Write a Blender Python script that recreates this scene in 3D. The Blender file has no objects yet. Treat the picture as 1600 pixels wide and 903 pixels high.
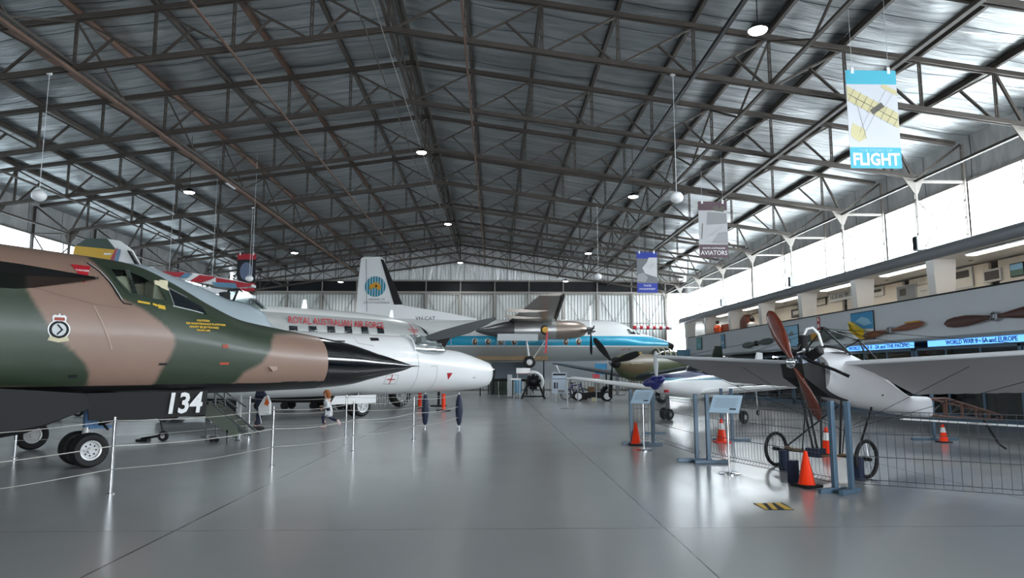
import bpy, math, random
import numpy as np
from mathutils import Vector, Matrix
from mathutils.geometry import delaunay_2d_cdt
R = math.radians
random.seed(7)
sc = bpy.context.scene
COL = sc.collection
# ------------------------------------------------------------------ camera, world, light, exposure
F_PX, EYE = 1060.0, 1.6
PITCH, YAW = R(6.912), R(1.502)
cam_d = bpy.data.cameras.new('camera'); cam = bpy.data.objects.new('camera', cam_d); COL.objects.link(cam)
cam_d.sensor_width = 36; cam_d.lens = 36*F_PX/1600; cam_d.clip_end = 300; cam_d.clip_start = .05
cam.location = (0, 0, EYE); cam.rotation_euler = (R(90)+PITCH, 0, -YAW)
sc.camera = cam
sc.view_settings.view_transform = 'Standard'; sc.view_settings.look = 'None'
sc.view_settings.gamma = 1; sc.view_settings.use_curve_mapping = False
sc.view_settings.exposure = 0.87
w = bpy.data.worlds.new('sky'); sc.world = w; w.use_nodes = True
w.node_tree.nodes['Background'].inputs[0].default_value = (0.94, 0.97, 1.0, 1)
w.node_tree.nodes['Background'].inputs[1].default_value = 13.0
cy = sc.cycles
cy.use_denoising = True; cy.max_bounces = 6; cy.diffuse_bounces = 4; cy.glossy_bounces = 3
cy.transmission_bounces = 6; cy.transparent_max_bounces = 12
cy.sample_clamp_indirect = 6; cy.caustics_reflective = False; cy.caustics_refractive = False
def portal(loc, rot, sx, sy):
    l = bpy.data.lights.new('window_portal', 'AREA'); l.shape = 'RECTANGLE'; l.size = sx; l.size_y = sy
    l.cycles.is_portal = True
    o = bpy.data.objects.new('window_portal', l); COL.objects.link(o); o.location = loc; o.rotation_euler = rot
# portals fill the two clerestories and an added, unseen doorway sized for its light
portal((16.6, 26, 6.9), (0, R(90), 0), 3.2, 68)
portal((-22.4, 26, 6.9), (0, R(-90), 0), 3.2, 68)
portal((7.1, -9.9, 2.6), (R(90), 0, 0), 7, 5.2)

# ------------------------------------------------------------------ measuring helpers (metres from photo pixels)
_cp, _sp, _cy, _sy = math.cos(PITCH), math.sin(PITCH), math.cos(YAW), math.sin(YAW)
FW = np.array([_sy*_cp, _cy*_cp, _sp]); RT = np.array([_cy, -_sy, 0.]); UP = np.cross(RT, FW)
EYEP = np.array([0, 0, EYE])
def ray(x, y): return FW*F_PX + RT*(x-800) + UP*(451.5-y)
def atY(x, y, Y): d = ray(x, y); return EYEP + d*(Y/d[1])
def atX(x, y, X): d = ray(x, y); return EYEP + d*(X/d[0])
def onfloor(x, y, z=0): d = ray(x, y); return EYEP + d*((z-EYE)/d[2])
def axis_tz(tip, deg, x, y, off=0.):
    c, s = math.cos(R(deg)), math.sin(R(deg)); n = np.array([s, -c, 0]); o = np.array([tip[0], tip[1], 0]) + n*off
    d = ray(x, y); p = EYEP + d*(((o-EYEP)@n)/(d@n)); v = p - np.array([tip[0], tip[1], 0])
    return (-(v@np.array([c, s, 0])), p[2])

# ------------------------------------------------------------------ materials
def srgb(h):
    c = [int(h[i:i+2], 16)/255 for i in (0, 2, 4)]
    return tuple((x/12.92 if x <= .04045 else ((x+.055)/1.055)**2.4) for x in c) + (1,)
MATS = {}
def mat(name, col, rough=.5, metal=0., var=0., vscale=3., bump=0., bscale=20., coat=0., emit=None, alpha=None, trans=0., spec=.5):
    if name in MATS: return MATS[name]
    m = bpy.data.materials.new(name); m.use_nodes = True; nt = m.node_tree; b = nt.nodes['Principled BSDF']
    c = srgb(col) if isinstance(col, str) else tuple(col)+(1,)
    b.inputs['Base Color'].default_value = c; b.inputs['Roughness'].default_value = rough; b.inputs['Metallic'].default_value = metal
    b.inputs['Coat Weight'].default_value = coat; b.inputs['Coat Roughness'].default_value = .08
    b.inputs['Specular IOR Level'].default_value = spec
    b.inputs['Transmission Weight'].default_value = trans
    tc = nt.nodes.new('ShaderNodeTexCoord')
    if var:
        n = nt.nodes.new('ShaderNodeTexNoise'); n.inputs['Scale'].default_value = vscale; n.inputs['Detail'].default_value = 6
        mx = nt.nodes.new('ShaderNodeMix'); mx.data_type = 'RGBA'
        mx.inputs[6].default_value = tuple(max(0, x*(1-var)) for x in c[:3])+(1,); mx.inputs[7].default_value = tuple(min(1, x*(1+var)) for x in c[:3])+(1,)
        nt.links.new(tc.outputs['Object'], n.inputs['Vector']); nt.links.new(n.outputs['Fac'], mx.inputs[0]); nt.links.new(mx.outputs[2], b.inputs['Base Color'])
    if bump:
        n2 = nt.nodes.new('ShaderNodeTexNoise'); n2.inputs['Scale'].default_value = bscale; n2.inputs['Detail'].default_value = 4
        bp = nt.nodes.new('ShaderNodeBump'); bp.inputs['Strength'].default_value = bump; bp.inputs['Distance'].default_value = .02
        nt.links.new(tc.outputs['Object'], n2.inputs['Vector']); nt.links.new(n2.outputs['Fac'], bp.inputs['Height']); nt.links.new(bp.outputs['Normal'], b.inputs['Normal'])
    if emit: b.inputs['Emission Color'].default_value = c; b.inputs['Emission Strength'].default_value = emit
    if alpha is not None: b.inputs['Alpha'].default_value = alpha
    MATS[name] = m; return m
def zmat(name, stops, rough=.4, metal=0., coat=0., axis=2):
    """painted bands: stops = [(height, colour hex)], colour holds from that height up"""
    m = bpy.data.materials.new(name); m.use_nodes = True; nt = m.node_tree; b = nt.nodes['Principled BSDF']
    b.inputs['Roughness'].default_value = rough; b.inputs['Metallic'].default_value = metal; b.inputs['Coat Weight'].default_value = coat; b.inputs['Coat Roughness'].default_value = .1
    tc = nt.nodes.new('ShaderNodeTexCoord'); sx = nt.nodes.new('ShaderNodeSeparateXYZ'); nt.links.new(tc.outputs['Object'], sx.inputs[0])
    mr = nt.nodes.new('ShaderNodeMapRange'); mr.inputs[1].default_value = -10; mr.inputs[2].default_value = 10
    nt.links.new(sx.outputs[axis], mr.inputs[0]); cr = nt.nodes.new('ShaderNodeValToRGB'); cr.color_ramp.interpolation = 'CONSTANT'
    nt.links.new(mr.outputs[0], cr.inputs[0]); el = cr.color_ramp.elements
    while len(el) > 1: el.remove(el[-1])
    for i, (z, h) in enumerate(stops):
        p = 0 if i == 0 else (z+10)/20
        e = el[0] if i == 0 else el.new(p)
        e.position = p; e.color = srgb(h)
    nt.links.new(cr.outputs[0], b.inputs['Base Color']); return m

# ------------------------------------------------------------------ mesh builder
def V(*a): return np.array(a, float)
def unit(v): v = np.asarray(v, float); return v/max(np.linalg.norm(v), 1e-9)
def frame_of(d, up=(0, 0, 1)):
    d = unit(d); u = np.asarray(up, float)
    if abs(d@u) > .98: u = V(0, 1, 0) if abs(d[1]) < .9 else V(1, 0, 0)
    s = unit(np.cross(d, u)); return s, np.cross(s, d)
class MB:
    def __init__(s): s.v, s.f, s.m = [], [], []
    def add(s, vs, fs, mi=0):
        o = len(s.v); s.v.extend([tuple(map(float, p)) for p in vs]); s.f.extend([tuple(o+i for i in f) for f in fs]); s.m.extend([mi]*len(fs)); return s
    def box(s, c, d, rz=0., mi=0):
        x, y, z = [k/2 for k in d]; cr, sr = math.cos(rz), math.sin(rz)
        vs = [(c[0]+a*x*cr-b*y*sr, c[1]+a*x*sr+b*y*cr, c[2]+e*z) for e in (-1, 1) for a, b in ((-1, -1), (1, -1), (1, 1), (-1, 1))]
        return s.add(vs, [(3, 2, 1, 0), (4, 5, 6, 7), (0, 1, 5, 4), (1, 2, 6, 5), (2, 3, 7, 6), (3, 0, 4, 7)], mi)
    def bar(s, p, q, w, h=None, up=(0, 0, 1), mi=0):
        h = h or w; p, q = np.asarray(p, float), np.asarray(q, float); a, b = frame_of(q-p, up)
        vs = [e+a*i*w/2+b*j*h/2 for e in (p, q) for i, j in ((-1, -1), (1, -1), (1, 1), (-1, 1))]
        return s.add(vs, [(3, 2, 1, 0), (4, 5, 6, 7), (0, 1, 5, 4), (1, 2, 6, 5), (2, 3, 7, 6), (3, 0, 4, 7)], mi)
    def angle(s, p, q, w, t=.012, up=(0, 0, 1), mi=0):   # steel L/T section
        p, q = np.asarray(p, float), np.asarray(q, float); a, b = frame_of(q-p, up)
        s.bar(p, q, w, t, up, mi); return s.bar(p+b*w/2, q+b*w/2, t, w, up, mi)
    def rings(s, rings, closed=True, caps=True, mi=0):
        n = len(rings[0]); vs = [p for r in rings for p in r]; fs = []
        for i in range(len(rings)-1):
            for j in range(n if closed else n-1):
                k = (j+1) % n; fs.append((i*n+j, i*n+k, (i+1)*n+k, (i+1)*n+j))
        if caps and closed: fs.append(tuple(range(n-1, -1, -1))); fs.append(tuple((len(rings)-1)*n+j for j in range(n)))
        return s.add(vs, fs, mi)
    def tube(s, pts, r, n=8, mi=0, caps=True):
        pts = [np.asarray(p, float) for p in pts]; rs = r if isinstance(r, (list, tuple)) else [r]*len(pts); rg = []
        a0 = None
        for i, p in enumerate(pts):
            d = (pts[min(i+1, len(pts)-1)]-pts[max(i-1, 0)])
            a, b = frame_of(d)
            if a0 is not None:
                a = unit(a0-unit(d)*(a0@unit(d))); b = np.cross(a, unit(d))
            a0 = a
            rg.append([p+rs[i]*(a*math.cos(2*math.pi*k/n)+b*math.sin(2*math.pi*k/n)) for k in range(n)])
        return s.rings(rg, caps=caps, mi=mi)
    def lathe(s, o, d, prof, n=24, mi=0, caps=True):
        o = np.asarray(o, float); d = unit(d); a, b = frame_of(d)
        return s.rings([[o+d*x+max(r, 1e-4)*(a*math.cos(2*math.pi*k/n)+b*math.sin(2*math.pi*k/n)) for k in range(n)] for x, r in prof], caps=caps, mi=mi)
    def prism(s, poly, o, u, v, t, mi=0):
        o, u, v = [np.asarray(k, float) for k in (o, u, v)]; w = unit(np.cross(u, v))*t; n = len(poly)
        A = [o+u*a+v*b for a, b in poly]; vs = A+[p+w for p in A]
        return s.add(vs, [tuple(range(n-1, -1, -1)), tuple(range(n, 2*n))]+[(i, (i+1) % n, n+(i+1) % n, n+i) for i in range(n)], mi)
    def ball(s, c, r, n=16, mi=0):
        r = (r, r, r) if not isinstance(r, (tuple, list)) else r; m = n//2
        rg = [[(c[0]+r[0]*math.sin(max(1e-3, min(math.pi-1e-3, math.pi*i/m)))*math.cos(2*math.pi*k/n), c[1]+r[1]*math.sin(max(1e-3, min(math.pi-1e-3, math.pi*i/m)))*math.sin(2*math.pi*k/n), c[2]-r[2]*math.cos(math.pi*i/m)) for k in range(n)] for i in range(m+1)]
        return s.rings(rg, mi=mi)
    def build(s, name, m, parent=None, smooth=False, bevel=0.):
        me = bpy.data.meshes.new(name); me.from_pydata(s.v, [], s.f); me.validate()
        for k in (m if isinstance(m, (list, tuple)) else [m]): me.materials.append(k)
        if isinstance(m, (list, tuple)) and len(me.polygons) == len(s.m): me.polygons.foreach_set('material_index', s.m)
        if smooth:
            me.shade_smooth(); me.set_sharp_from_angle(angle=R(smooth if smooth > 1 else 40))
        o = bpy.data.objects.new(name, me); COL.objects.link(o)
        if parent: o.parent = parent
        if bevel:
            bv = o.modifiers.new('bevel', 'BEVEL'); bv.width = bevel; bv.segments = 2; bv.limit_method = 'ANGLE'
        return o
def tag(o, label=None, cat=None, group=None, kind=None):
    if label: o['label'] = label
    if cat: o['category'] = cat
    if group: o['group'] = group
    if kind: o['kind'] = kind
    return o
def thing(name, label, cat, loc=(0, 0, 0), rz=0., group=None):
    o = bpy.data.objects.new(name, None); o.empty_display_size = .2; COL.objects.link(o)
    o.location = loc; o.rotation_euler = (0, 0, rz); return tag(o, label, cat, group)
def struct(mb, name, m, smooth=False, parent=None):
    o = mb.build(name, m, parent, smooth)
    if not parent: o['kind'] = 'structure'
    return o
KIDS = {}
def kids(o): return [c for c in COL.objects if c.parent == o]
def copy_tree(o, parent=None, tree=None):
    c = o.copy(); COL.objects.link(c)
    if parent: c.parent = parent
    for ch in kids(o):
        if ch is not c: copy_tree(ch, c)
    return c
def text(s, size, m, parent, loc, rot, name='lettering', xs=1., ext=.004, align='CENTER', shear=0., off=0.):
    cu = bpy.data.curves.new(name, 'FONT'); cu.body = s; cu.size = size; cu.extrude = ext; cu.align_x = align; cu.align_y = 'CENTER'; cu.shear = shear; cu.offset = off; cu.resolution_u = 2
    t = bpy.data.objects.new('tmp', cu); COL.objects.link(t); me = bpy.data.meshes.new_from_object(t); bpy.data.objects.remove(t)
    me.materials.clear(); me.materials.append(m); me.name = name
    me.transform(Matrix.Diagonal((xs, 1, 1, 1)))
    o = bpy.data.objects.new(name, me); COL.objects.link(o); o.parent = parent; o.location = loc; o.rotation_euler = rot; return o

class Body:
    """lofted fuselage in its own frame, nose at x=-t0; stations (t, top, bottom, halfwidth, zmid, upper exponent, lower exponent)"""
    def __init__(s, st, yc=0.):
        s.st = np.array(st, float); s.yc = yc; x = s.st[:, 0]; s.sl = np.zeros_like(s.st)
        d = np.diff(x)
        for c in range(1, s.st.shape[1]):
            dl = np.diff(s.st[:, c])/d
            for i in range(len(x)):
                if i == 0: s.sl[i, c] = dl[0]
                elif i == len(x)-1: s.sl[i, c] = dl[-1]
                elif dl[i-1]*dl[i] <= 0: s.sl[i, c] = 0
                else: s.sl[i, c] = 2*dl[i-1]*dl[i]/(dl[i-1]+dl[i])
    def at(s, t):
        x = s.st[:, 0]; t = min(max(t, x[0]), x[-1]); i = min(max(int(np.searchsorted(x, t))-1, 0), len(x)-2)
        h = x[i+1]-x[i]; u = (t-x[i])/h
        return (2*u**3-3*u*u+1)*s.st[i]+(u**3-2*u*u+u)*h*s.sl[i]+(-2*u**3+3*u*u)*s.st[i+1]+(u**3-u*u)*h*s.sl[i+1]
    def ring(s, t, n, off=0.):
        _, top, bot, hw, zm, eu, el = s.at(t); out = []
        for k in range(n):
            a = 2*math.pi*k/n-math.pi/2; c, q = math.cos(a), math.sin(a); e = eu if q >= 0 else el
            h = (top-zm) if q >= 0 else (zm-bot)
            out.append((-t, s.yc+(hw+off)*math.copysign(abs(c)**(2/e), c), zm+(h+off)*math.copysign(abs(q)**(2/e), q)))
        return out
    def surf(s, t, z, side=-1, off=0.):
        _, top, bot, hw, zm, eu, el = s.at(t); e = eu if z >= zm else el; h = (top-zm) if z >= zm else (zm-bot)
        q = min(1., abs(z-zm)/max(h, 1e-6)); y = hw*(max(0., 1-q**e))**(1/e)
        return (-t, s.yc+side*(y+off), z)
    def mesh(s, ts, n, mb=None, mi=0, caps=True, off=0.):
        mb = mb or MB(); mb.rings([s.ring(t, n, off) for t in ts], caps=caps, mi=mi); return mb
    def decal(s, poly, name, m, parent, side=-1, off=.006, g=.08, double=False, thick=False):
        P = [Vector(p) for p in poly]; n = len(P)
        dense = []
        for i in range(n):
            a, b = P[i], P[(i+1) % n]; k = max(1, int((b-a).length/g))
            dense += [a.lerp(b, j/k) for j in range(k)]
        xs = [p.x for p in P]; zs = [p.y for p in P]; pts = list(dense)
        x = min(xs)+g/2
        while x < max(xs):
            z = min(zs)+g/2
            while z < max(zs):
                if inside((x, z), poly) and min((Vector((x, z))-q).length for q in dense) > g*.45: pts.append(Vector((x, z)))
                z += g
            x += g
        m_ = len(dense); r = delaunay_2d_cdt(pts, [(i, (i+1) % m_) for i in range(m_)], [], 1, 1e-5)
        fs = [tuple(f) for f in r[2]]
        vs = [s.surf(p.x, p.y, side, off) for p in r[0]]
        mb = MB(); mb.add(vs, fs); return mb.build(name, m, parent, smooth=50)
def _stroke(s, line, w, name, m, parent, side=-1, off=.008, g=.06):
    mb = MB()
    for a, b in zip(line[:-1], line[1:]):
        a, b = V(*a), V(*b); L = np.linalg.norm(b-a)
        if L < 1e-6: continue
        d = (b-a)/L; nrm = V(-d[1], d[0])*w/2; k = max(1, int(L/g)); a = a-d*w*.4; b = b+d*w*.4
        vs = []
        for j in range(k+1):
            c = a+(b-a)*j/k
            for q in (c+nrm, c-nrm): vs.append(s.surf(q[0], q[1], side, off))
        mb.add(vs, [(2*j, 2*j+1, 2*j+3, 2*j+2) for j in range(k)])
    return mb.build(name, m, parent)
Body.stroke = _stroke
def inside(p, poly):
    x, y = p; c = False; n = len(poly)
    for i in range(n):
        x1, y1 = poly[i]; x2, y2 = poly[i-1]
        if (y1 > y) != (y2 > y) and x < (x2-x1)*(y-y1)/(y2-y1)+x1: c = not c
    return c
def circ(cx, cz, r, n=20, rz=None): return [(cx+r*math.cos(2*math.pi*k/n), cz+(rz or r)*math.sin(2*math.pi*k/n)) for k in range(n)]
def offset_line(line, w):
    """closed outline of a polyline of width w"""
    L, Rr = [], []
    for i, p in enumerate(line):
        a, b = line[max(i-1, 0)], line[min(i+1, len(line)-1)]; d = unit((b[0]-a[0], b[1]-a[1])); nrm = (-d[1]*w/2, d[0]*w/2)
        L.append((p[0]+nrm[0], p[1]+nrm[1])); Rr.append((p[0]-nrm[0], p[1]-nrm[1]))
    return L+Rr[::-1]
def wing(mb, root_le, root_te, tip_le, tip_te, tk_root=.12, tk_tip=.06, n=6, mi=0, camber=.3):
    """aerofoil surface between a root chord and a tip chord (3-D points), thickness as share of chord"""
    prof = [(0, 0), (.02, .32), (.08, .62), (.2, .92), (.35, 1), (.6, .75), (.85, .3), (1, .02)]
    rg = []
    for i in range(n+1):
        u = i/n; le = np.asarray(root_le, float)*(1-u)+np.asarray(tip_le, float)*u; te = np.asarray(root_te, float)*(1-u)+np.asarray(tip_te, float)*u
        c = te-le; L = np.linalg.norm(c); tk = (tk_root*(1-u)+tk_tip*u)*L; span = np.asarray(tip_le, float)-np.asarray(root_le, float)
        nn = unit(np.cross(c, span)); nn = nn if nn[2] > 0 else -nn
        if abs(nn[2]) < .3: nn = unit(np.cross(c, span))
        up = [le+c*a+nn*b*tk*(.5+camber/2) for a, b in prof]; lo = [le+c*a-nn*b*tk*(.5-camber/2) for a, b in prof[::-1]][1:-1]
        rg.append(up+lo)
    return mb.rings(rg, mi=mi)
def wheel(parent, c, axis, r, w, tyre='tyre', hub='wheel_hub', hubmat=None, hr=.55, holes=0, n=32, sub=None):
    axis = unit(axis); mb = MB(); p = sub or parent
    mb.lathe(c, axis, [(-w*.42, r*hr), (-w*.5, r*(hr+.1)), (-w*.5, r*.86), (-w*.32, r*.97), (0, r), (w*.32, r*.97), (w*.5, r*.86), (w*.5, r*(hr+.1)), (w*.42, r*hr)], n, caps=False)
    t = mb.build('tyre', MATS['rubber'], p, smooth=35)
    h = MB(); h.lathe(c, axis, [(-w*.43, r*hr), (-w*.40, r*hr*.86), (-w*.2, r*hr*.8), (-w*.2, r*hr*.3), (-w*.48, r*hr*.26), (-w*.48, .001)], n, caps=False)
    h.lathe(c, axis, [(w*.43, r*hr), (w*.40, r*hr*.86), (w*.2, r*hr*.8), (w*.2, r*hr*.3), (w*.48, r*hr*.26), (w*.48, .001)], n, caps=False)
    o = h.build('wheel_hub', hubmat or MATS['white_metal'], p, smooth=35)
    if holes:
        a, b = frame_of(axis); d = MB()
        for k in range(holes):
            q = 2*math.pi*k/holes
            for sgn in (-1, 1): d.lathe(np.asarray(c)+r*hr*.56*(a*math.cos(q)+b*math.sin(q))+axis*sgn*(w*.2), axis*sgn, [(0, r*.05), (.004, r*.05)], 8)
        d.build('lightening_hole', MATS['dark_metal'], o)
    return t
# palette
mat('rubber', '141416', .7, bump=.1, bscale=60); mat('white_metal', 'd8dadb', .35, .2); mat('dark_metal', '1d1e21', .45, .6, bump=.05)
mat('chrome', 'd5d8dc', .12, 1.); mat('steel', '9a9da0', .3, .9); mat('black_paint', '0b0c0d', .35, coat=.3); mat('black_gloss', '08090b', .12, coat=.6)
mat('black_matt', '121314', .75); mat('white_paint', 'eceeef', .35, coat=.3); mat('light_grey', 'c3c8cb', .4); mat('mid_grey', '85898c', .5)
mat('truss_paint', '48423d', .6, .1, var=.35, vscale=2.2); mat('rust_paint', '664f43', .7, .1, var=.55, vscale=1.3)
mat('trim_lit_column', '8f8a84', .5, .05, var=.12, vscale=2); mat('red', 'b3202c', .5); mat('orange_plastic', 'ff3d10', .35, spec=.4)
mat('cream', 'cfc7a8', .6); mat('yellow', 'd8b23a', .5); mat('navy', '1d2741', .6, var=.15); mat('brown_paint', '93796b', .42); mat('wood', '642a1a', .25, var=.35, vscale=9, coat=.7)
mat('timber', '8a7356', .6, var=.3, vscale=6); mat('blue_steel', '566e82', .42, .2, var=.12); mat('wire', '5f656b', .4, .6)
mat('green_dark', '2f3b33', .45); mat('silver', 'b9bbba', .34, .75, var=.12, vscale=1.5); mat('polished', '9b948e', .3, .6, var=.2, vscale=2)
mat('glass_dark', '20262a', .06, 0., spec=.8)
def glass(name, col, a, rough=.04):
    m = bpy.data.materials.new(name); m.use_nodes = True; nt = m.node_tree; nt.nodes.clear()
    o = nt.nodes.new('ShaderNodeOutputMaterial'); mx = nt.nodes.new('ShaderNodeMixShader'); t = nt.nodes.new('ShaderNodeBsdfTransparent'); g = nt.nodes.new('ShaderNodeBsdfGlossy')
    t.inputs[0].default_value = srgb(col); g.inputs['Roughness'].default_value = rough; mx.inputs[0].default_value = a
    nt.links.new(t.outputs[0], mx.inputs[1]); nt.links.new(g.outputs[0], mx.inputs[2]); nt.links.new(mx.outputs[0], o.inputs[0]); MATS[name] = m; return m
glass('canopy_glass', 'ccd6d6', .14); glass('pane_glass', 'f4f8fa', .04); glass('bubble_glass', 'e6ecec', .38, .12); glass('dimming_glazing', 'a9aeb0', .04); glass('nose_glass', '8d9498', .12)  # grey tint of the left panes is added to cut daylight from that side
# ------------------------------------------------------------------ building shell
RX = -2.9; HALF = 17.5; XR, XL = RX+HALF, RX-HALF; WR, WL = 16.45, -22.25; Y0, Y1 = -10., 57.3
TRY = [12.6, 17.6, 22.6, 27.6, 32.6, 37.6, 42.6, 47.6, 52.6]
def zroof(x): return 12.56-.145*abs(x-RX)
def ztop(x): return 12.27-.145*abs(x-RX)
def zbot(x): return 10.85-.145*abs(x-RX)
def node_mat(name, rough, metal):
    m = bpy.data.materials.new(name); m.use_nodes = True; nt = m.node_tree; b = nt.nodes['Principled BSDF']
    b.inputs['Roughness'].default_value = rough; b.inputs['Metallic'].default_value = metal; MATS[name] = m
    return m, nt, b, nt.nodes.new('ShaderNodeTexCoord')
def N(nt, t, **k):
    n = nt.nodes.new(t)
    for a, v in k.items(): setattr(n, a, v)
    return n
def math_node(nt, op, a, b=None, c=None):
    n = nt.nodes.new('ShaderNodeMath'); n.operation = op
    for i, v in enumerate((a, b, c)):
        if v is None: continue
        if isinstance(v, (int, float)): n.inputs[i].default_value = v
        else: nt.links.new(v, n.inputs[i])
    return n.outputs[0]
# silver foil under the roof: crinkled across the purlins, taped seams every 1.25 m
def foil(name, axis_seam, seam, base, stretch, rough=.34, bump=.9, metal=.85):
    m, nt, b, tc = node_mat(name, rough, metal)
    sx = N(nt, 'ShaderNodeSeparateXYZ'); nt.links.new(tc.outputs['Object'], sx.inputs[0])
    mp = N(nt, 'ShaderNodeMapping'); mp.inputs['Scale'].default_value = stretch; nt.links.new(tc.outputs['Object'], mp.inputs[0])
    n1 = N(nt, 'ShaderNodeTexNoise'); n1.inputs['Scale'].default_value = 1.0; n1.inputs['Detail'].default_value = 7; n1.inputs['Roughness'].default_value = .62; n1.inputs['Distortion'].default_value = .6
    nt.links.new(mp.outputs[0], n1.inputs['Vector'])
    n2 = N(nt, 'ShaderNodeTexNoise'); n2.inputs['Scale'].default_value = .5; n2.inputs['Detail'].default_value = 3; nt.links.new(tc.outputs['Object'], n2.inputs['Vector'])
    co = sx.outputs[axis_seam]
    wob = math_node(nt, 'MULTIPLY_ADD', n2.outputs['Fac'], .25, co)
    fr = math_node(nt, 'PINGPONG', wob, seam/2)
    line = math_node(nt, 'LESS_THAN', fr, .02)
    cr = N(nt, 'ShaderNodeValToRGB'); cr.color_ramp.elements[0].position = .3; cr.color_ramp.elements[1].position = .72
    cr.color_ramp.elements[0].color = srgb(base[0]); cr.color_ramp.elements[1].color = srgb(base[1]); nt.links.new(n1.outputs['Fac'], cr.inputs[0])
    mx = N(nt, 'ShaderNodeMix', data_type='RGBA'); nt.links.new(line, mx.inputs[0]); nt.links.new(cr.outputs[0], mx.inputs[6]); mx.inputs[7].default_value = srgb('2c343a')
    nt.links.new(mx.outputs[2], b.inputs['Base Color'])
    bp = N(nt, 'ShaderNodeBump'); bp.inputs['Strength'].default_value = bump; bp.inputs['Distance'].default_value = .12
    nt.links.new(n1.outputs['Fac'], bp.inputs['Height']); nt.links.new(bp.outputs[0], b.inputs['Normal'])
    return m
foil('roof_foil', 1, 1.25, ('858c90', 'c9cdcf'), (.35, 3.2, .35), .3, 1.); foil('wall_foil', 1, 2.5, ('9a9c9d', 'c4c5c5'), (.5, 1.6, .5), .45, .6, .35); foil('gable_foil', 0, 1.2, ('b4b6b7', 'dadbdc'), (3., .4, .5), .42, 1.)
# polished grey epoxy floor with saw-cut joints
m, nt, b, tc = node_mat('floor_epoxy', .2, 0)
n1 = N(nt, 'ShaderNodeTexNoise'); n1.inputs['Scale'].default_value = .35; n1.inputs['Detail'].default_value = 8; n1.inputs['Roughness'].default_value = .6; nt.links.new(tc.outputs['Object'], n1.inputs['Vector'])
cr = N(nt, 'ShaderNodeValToRGB'); cr.color_ramp.elements[0].position = .3; cr.color_ramp.elements[1].position = .75
cr.color_ramp.elements[0].color = srgb('9fa1a2'); cr.color_ramp.elements[1].color = srgb('a6a8a9'); nt.links.new(n1.outputs['Fac'], cr.inputs[0])
sx = N(nt, 'ShaderNodeSeparateXYZ'); nt.links.new(tc.outputs['Object'], sx.inputs[0])
n3 = N(nt, 'ShaderNodeTexNoise'); n3.inputs['Scale'].default_value = .8; n3.inputs['Detail'].default_value = 5; nt.links.new(tc.outputs['Object'], n3.inputs['Vector'])
def joint(axis, pos, w): 
    a = math_node(nt, 'SUBTRACT', sx.outputs[axis], pos); a = math_node(nt, 'ABSOLUTE', a); w2 = math_node(nt, 'MULTIPLY', n3.outputs['Fac'], w*2); return math_node(nt, 'LESS_THAN', a, w2)
acc = None
for ax, ps, ww in [(0, -3.22, .011), (0, 1.76, .007), (0, 6.7, .006), (0, -8.2, .008), (0, 11.6, .006), (1, 7.18, .006), (1, 22.6, .006), (1, 37.6, .006)]:
    j = joint(ax, ps, ww); acc = j if acc is None else math_node(nt, 'MAXIMUM', acc, j)
n4 = N(nt, 'ShaderNodeTexNoise'); n4.inputs['Scale'].default_value = 1.1; n4.inputs['Detail'].default_value = 9; n4.inputs['Roughness'].default_value = .7; nt.links.new(tc.outputs['Object'], n4.inputs['Vector'])
st = math_node(nt, 'GREATER_THAN', n4.outputs['Fac'], .8)
mxs = N(nt, 'ShaderNodeMix', data_type='RGBA'); nt.links.new(math_node(nt, 'MULTIPLY', st, .0), mxs.inputs[0]); nt.links.new(cr.outputs[0], mxs.inputs[6]); mxs.inputs[7].default_value = srgb('5a5c5d')
mx = N(nt, 'ShaderNodeMix', data_type='RGBA'); nt.links.new(acc, mx.inputs[0]); nt.links.new(mxs.outputs[2], mx.inputs[6]); mx.inputs[7].default_value = srgb('3c3a39')
nt.links.new(mx.outputs[2], b.inputs['Base Color'])
rr = N(nt, 'ShaderNodeMapRange'); rr.inputs[1].default_value = .3; rr.inputs[2].default_value = .7; rr.inputs[3].default_value = .20; rr.inputs[4].default_value = .24
nt.links.new(n3.outputs['Fac'], rr.inputs[0]); nt.links.new(rr.outputs[0], b.inputs['Roughness'])
n5 = N(nt, 'ShaderNodeTexNoise'); n5.inputs['Scale'].default_value = .9; n5.inputs['Detail'].default_value = 3; nt.links.new(tc.outputs['Object'], n5.inputs['Vector'])
bp = N(nt, 'ShaderNodeBump'); bp.inputs['Strength'].default_value = .0; bp.inputs['Distance'].default_value = .02; nt.links.new(n5.outputs['Fac'], bp.inputs['Height']); nt.links.new(bp.outputs[0], b.inputs['Normal'])
b.inputs['Specular IOR Level'].default_value = .6
# ribbed steel cladding
def ribs(name, c1, axis, pitch, rough=.45):
    m, nt, b, tc = node_mat(name, rough, .3)
    sx = N(nt, 'ShaderNodeSeparateXYZ'); nt.links.new(tc.outputs['Object'], sx.inputs[0])
    pp = math_node(nt, 'PINGPONG', sx.outputs[axis], pitch/2); s = math_node(nt, 'SMOOTH_MIN', pp, pitch*.18, pitch*.08)
    bp = N(nt, 'ShaderNodeBump'); bp.inputs['Strength'].default_value = 1; bp.inputs['Distance'].default_value = .8; nt.links.new(s, bp.inputs['Height']); nt.links.new(bp.outputs[0], b.inputs['Normal'])
    ln = math_node(nt, 'LESS_THAN', pp, pitch*.14)
    mx = N(nt, 'ShaderNodeMix', data_type='RGBA'); nt.links.new(ln, mx.inputs[0]); c = srgb(c1); mx.inputs[6].default_value = c; mx.inputs[7].default_value = tuple(x*.5 for x in c[:3])+(1,)
    nt.links.new(mx.outputs[2], b.inputs['Base Color']); return m
ribs('door_cladding', 'c6c8c6', 0, .27); ribs('side_cladding', 'a9adad', 1, .27)
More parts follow.
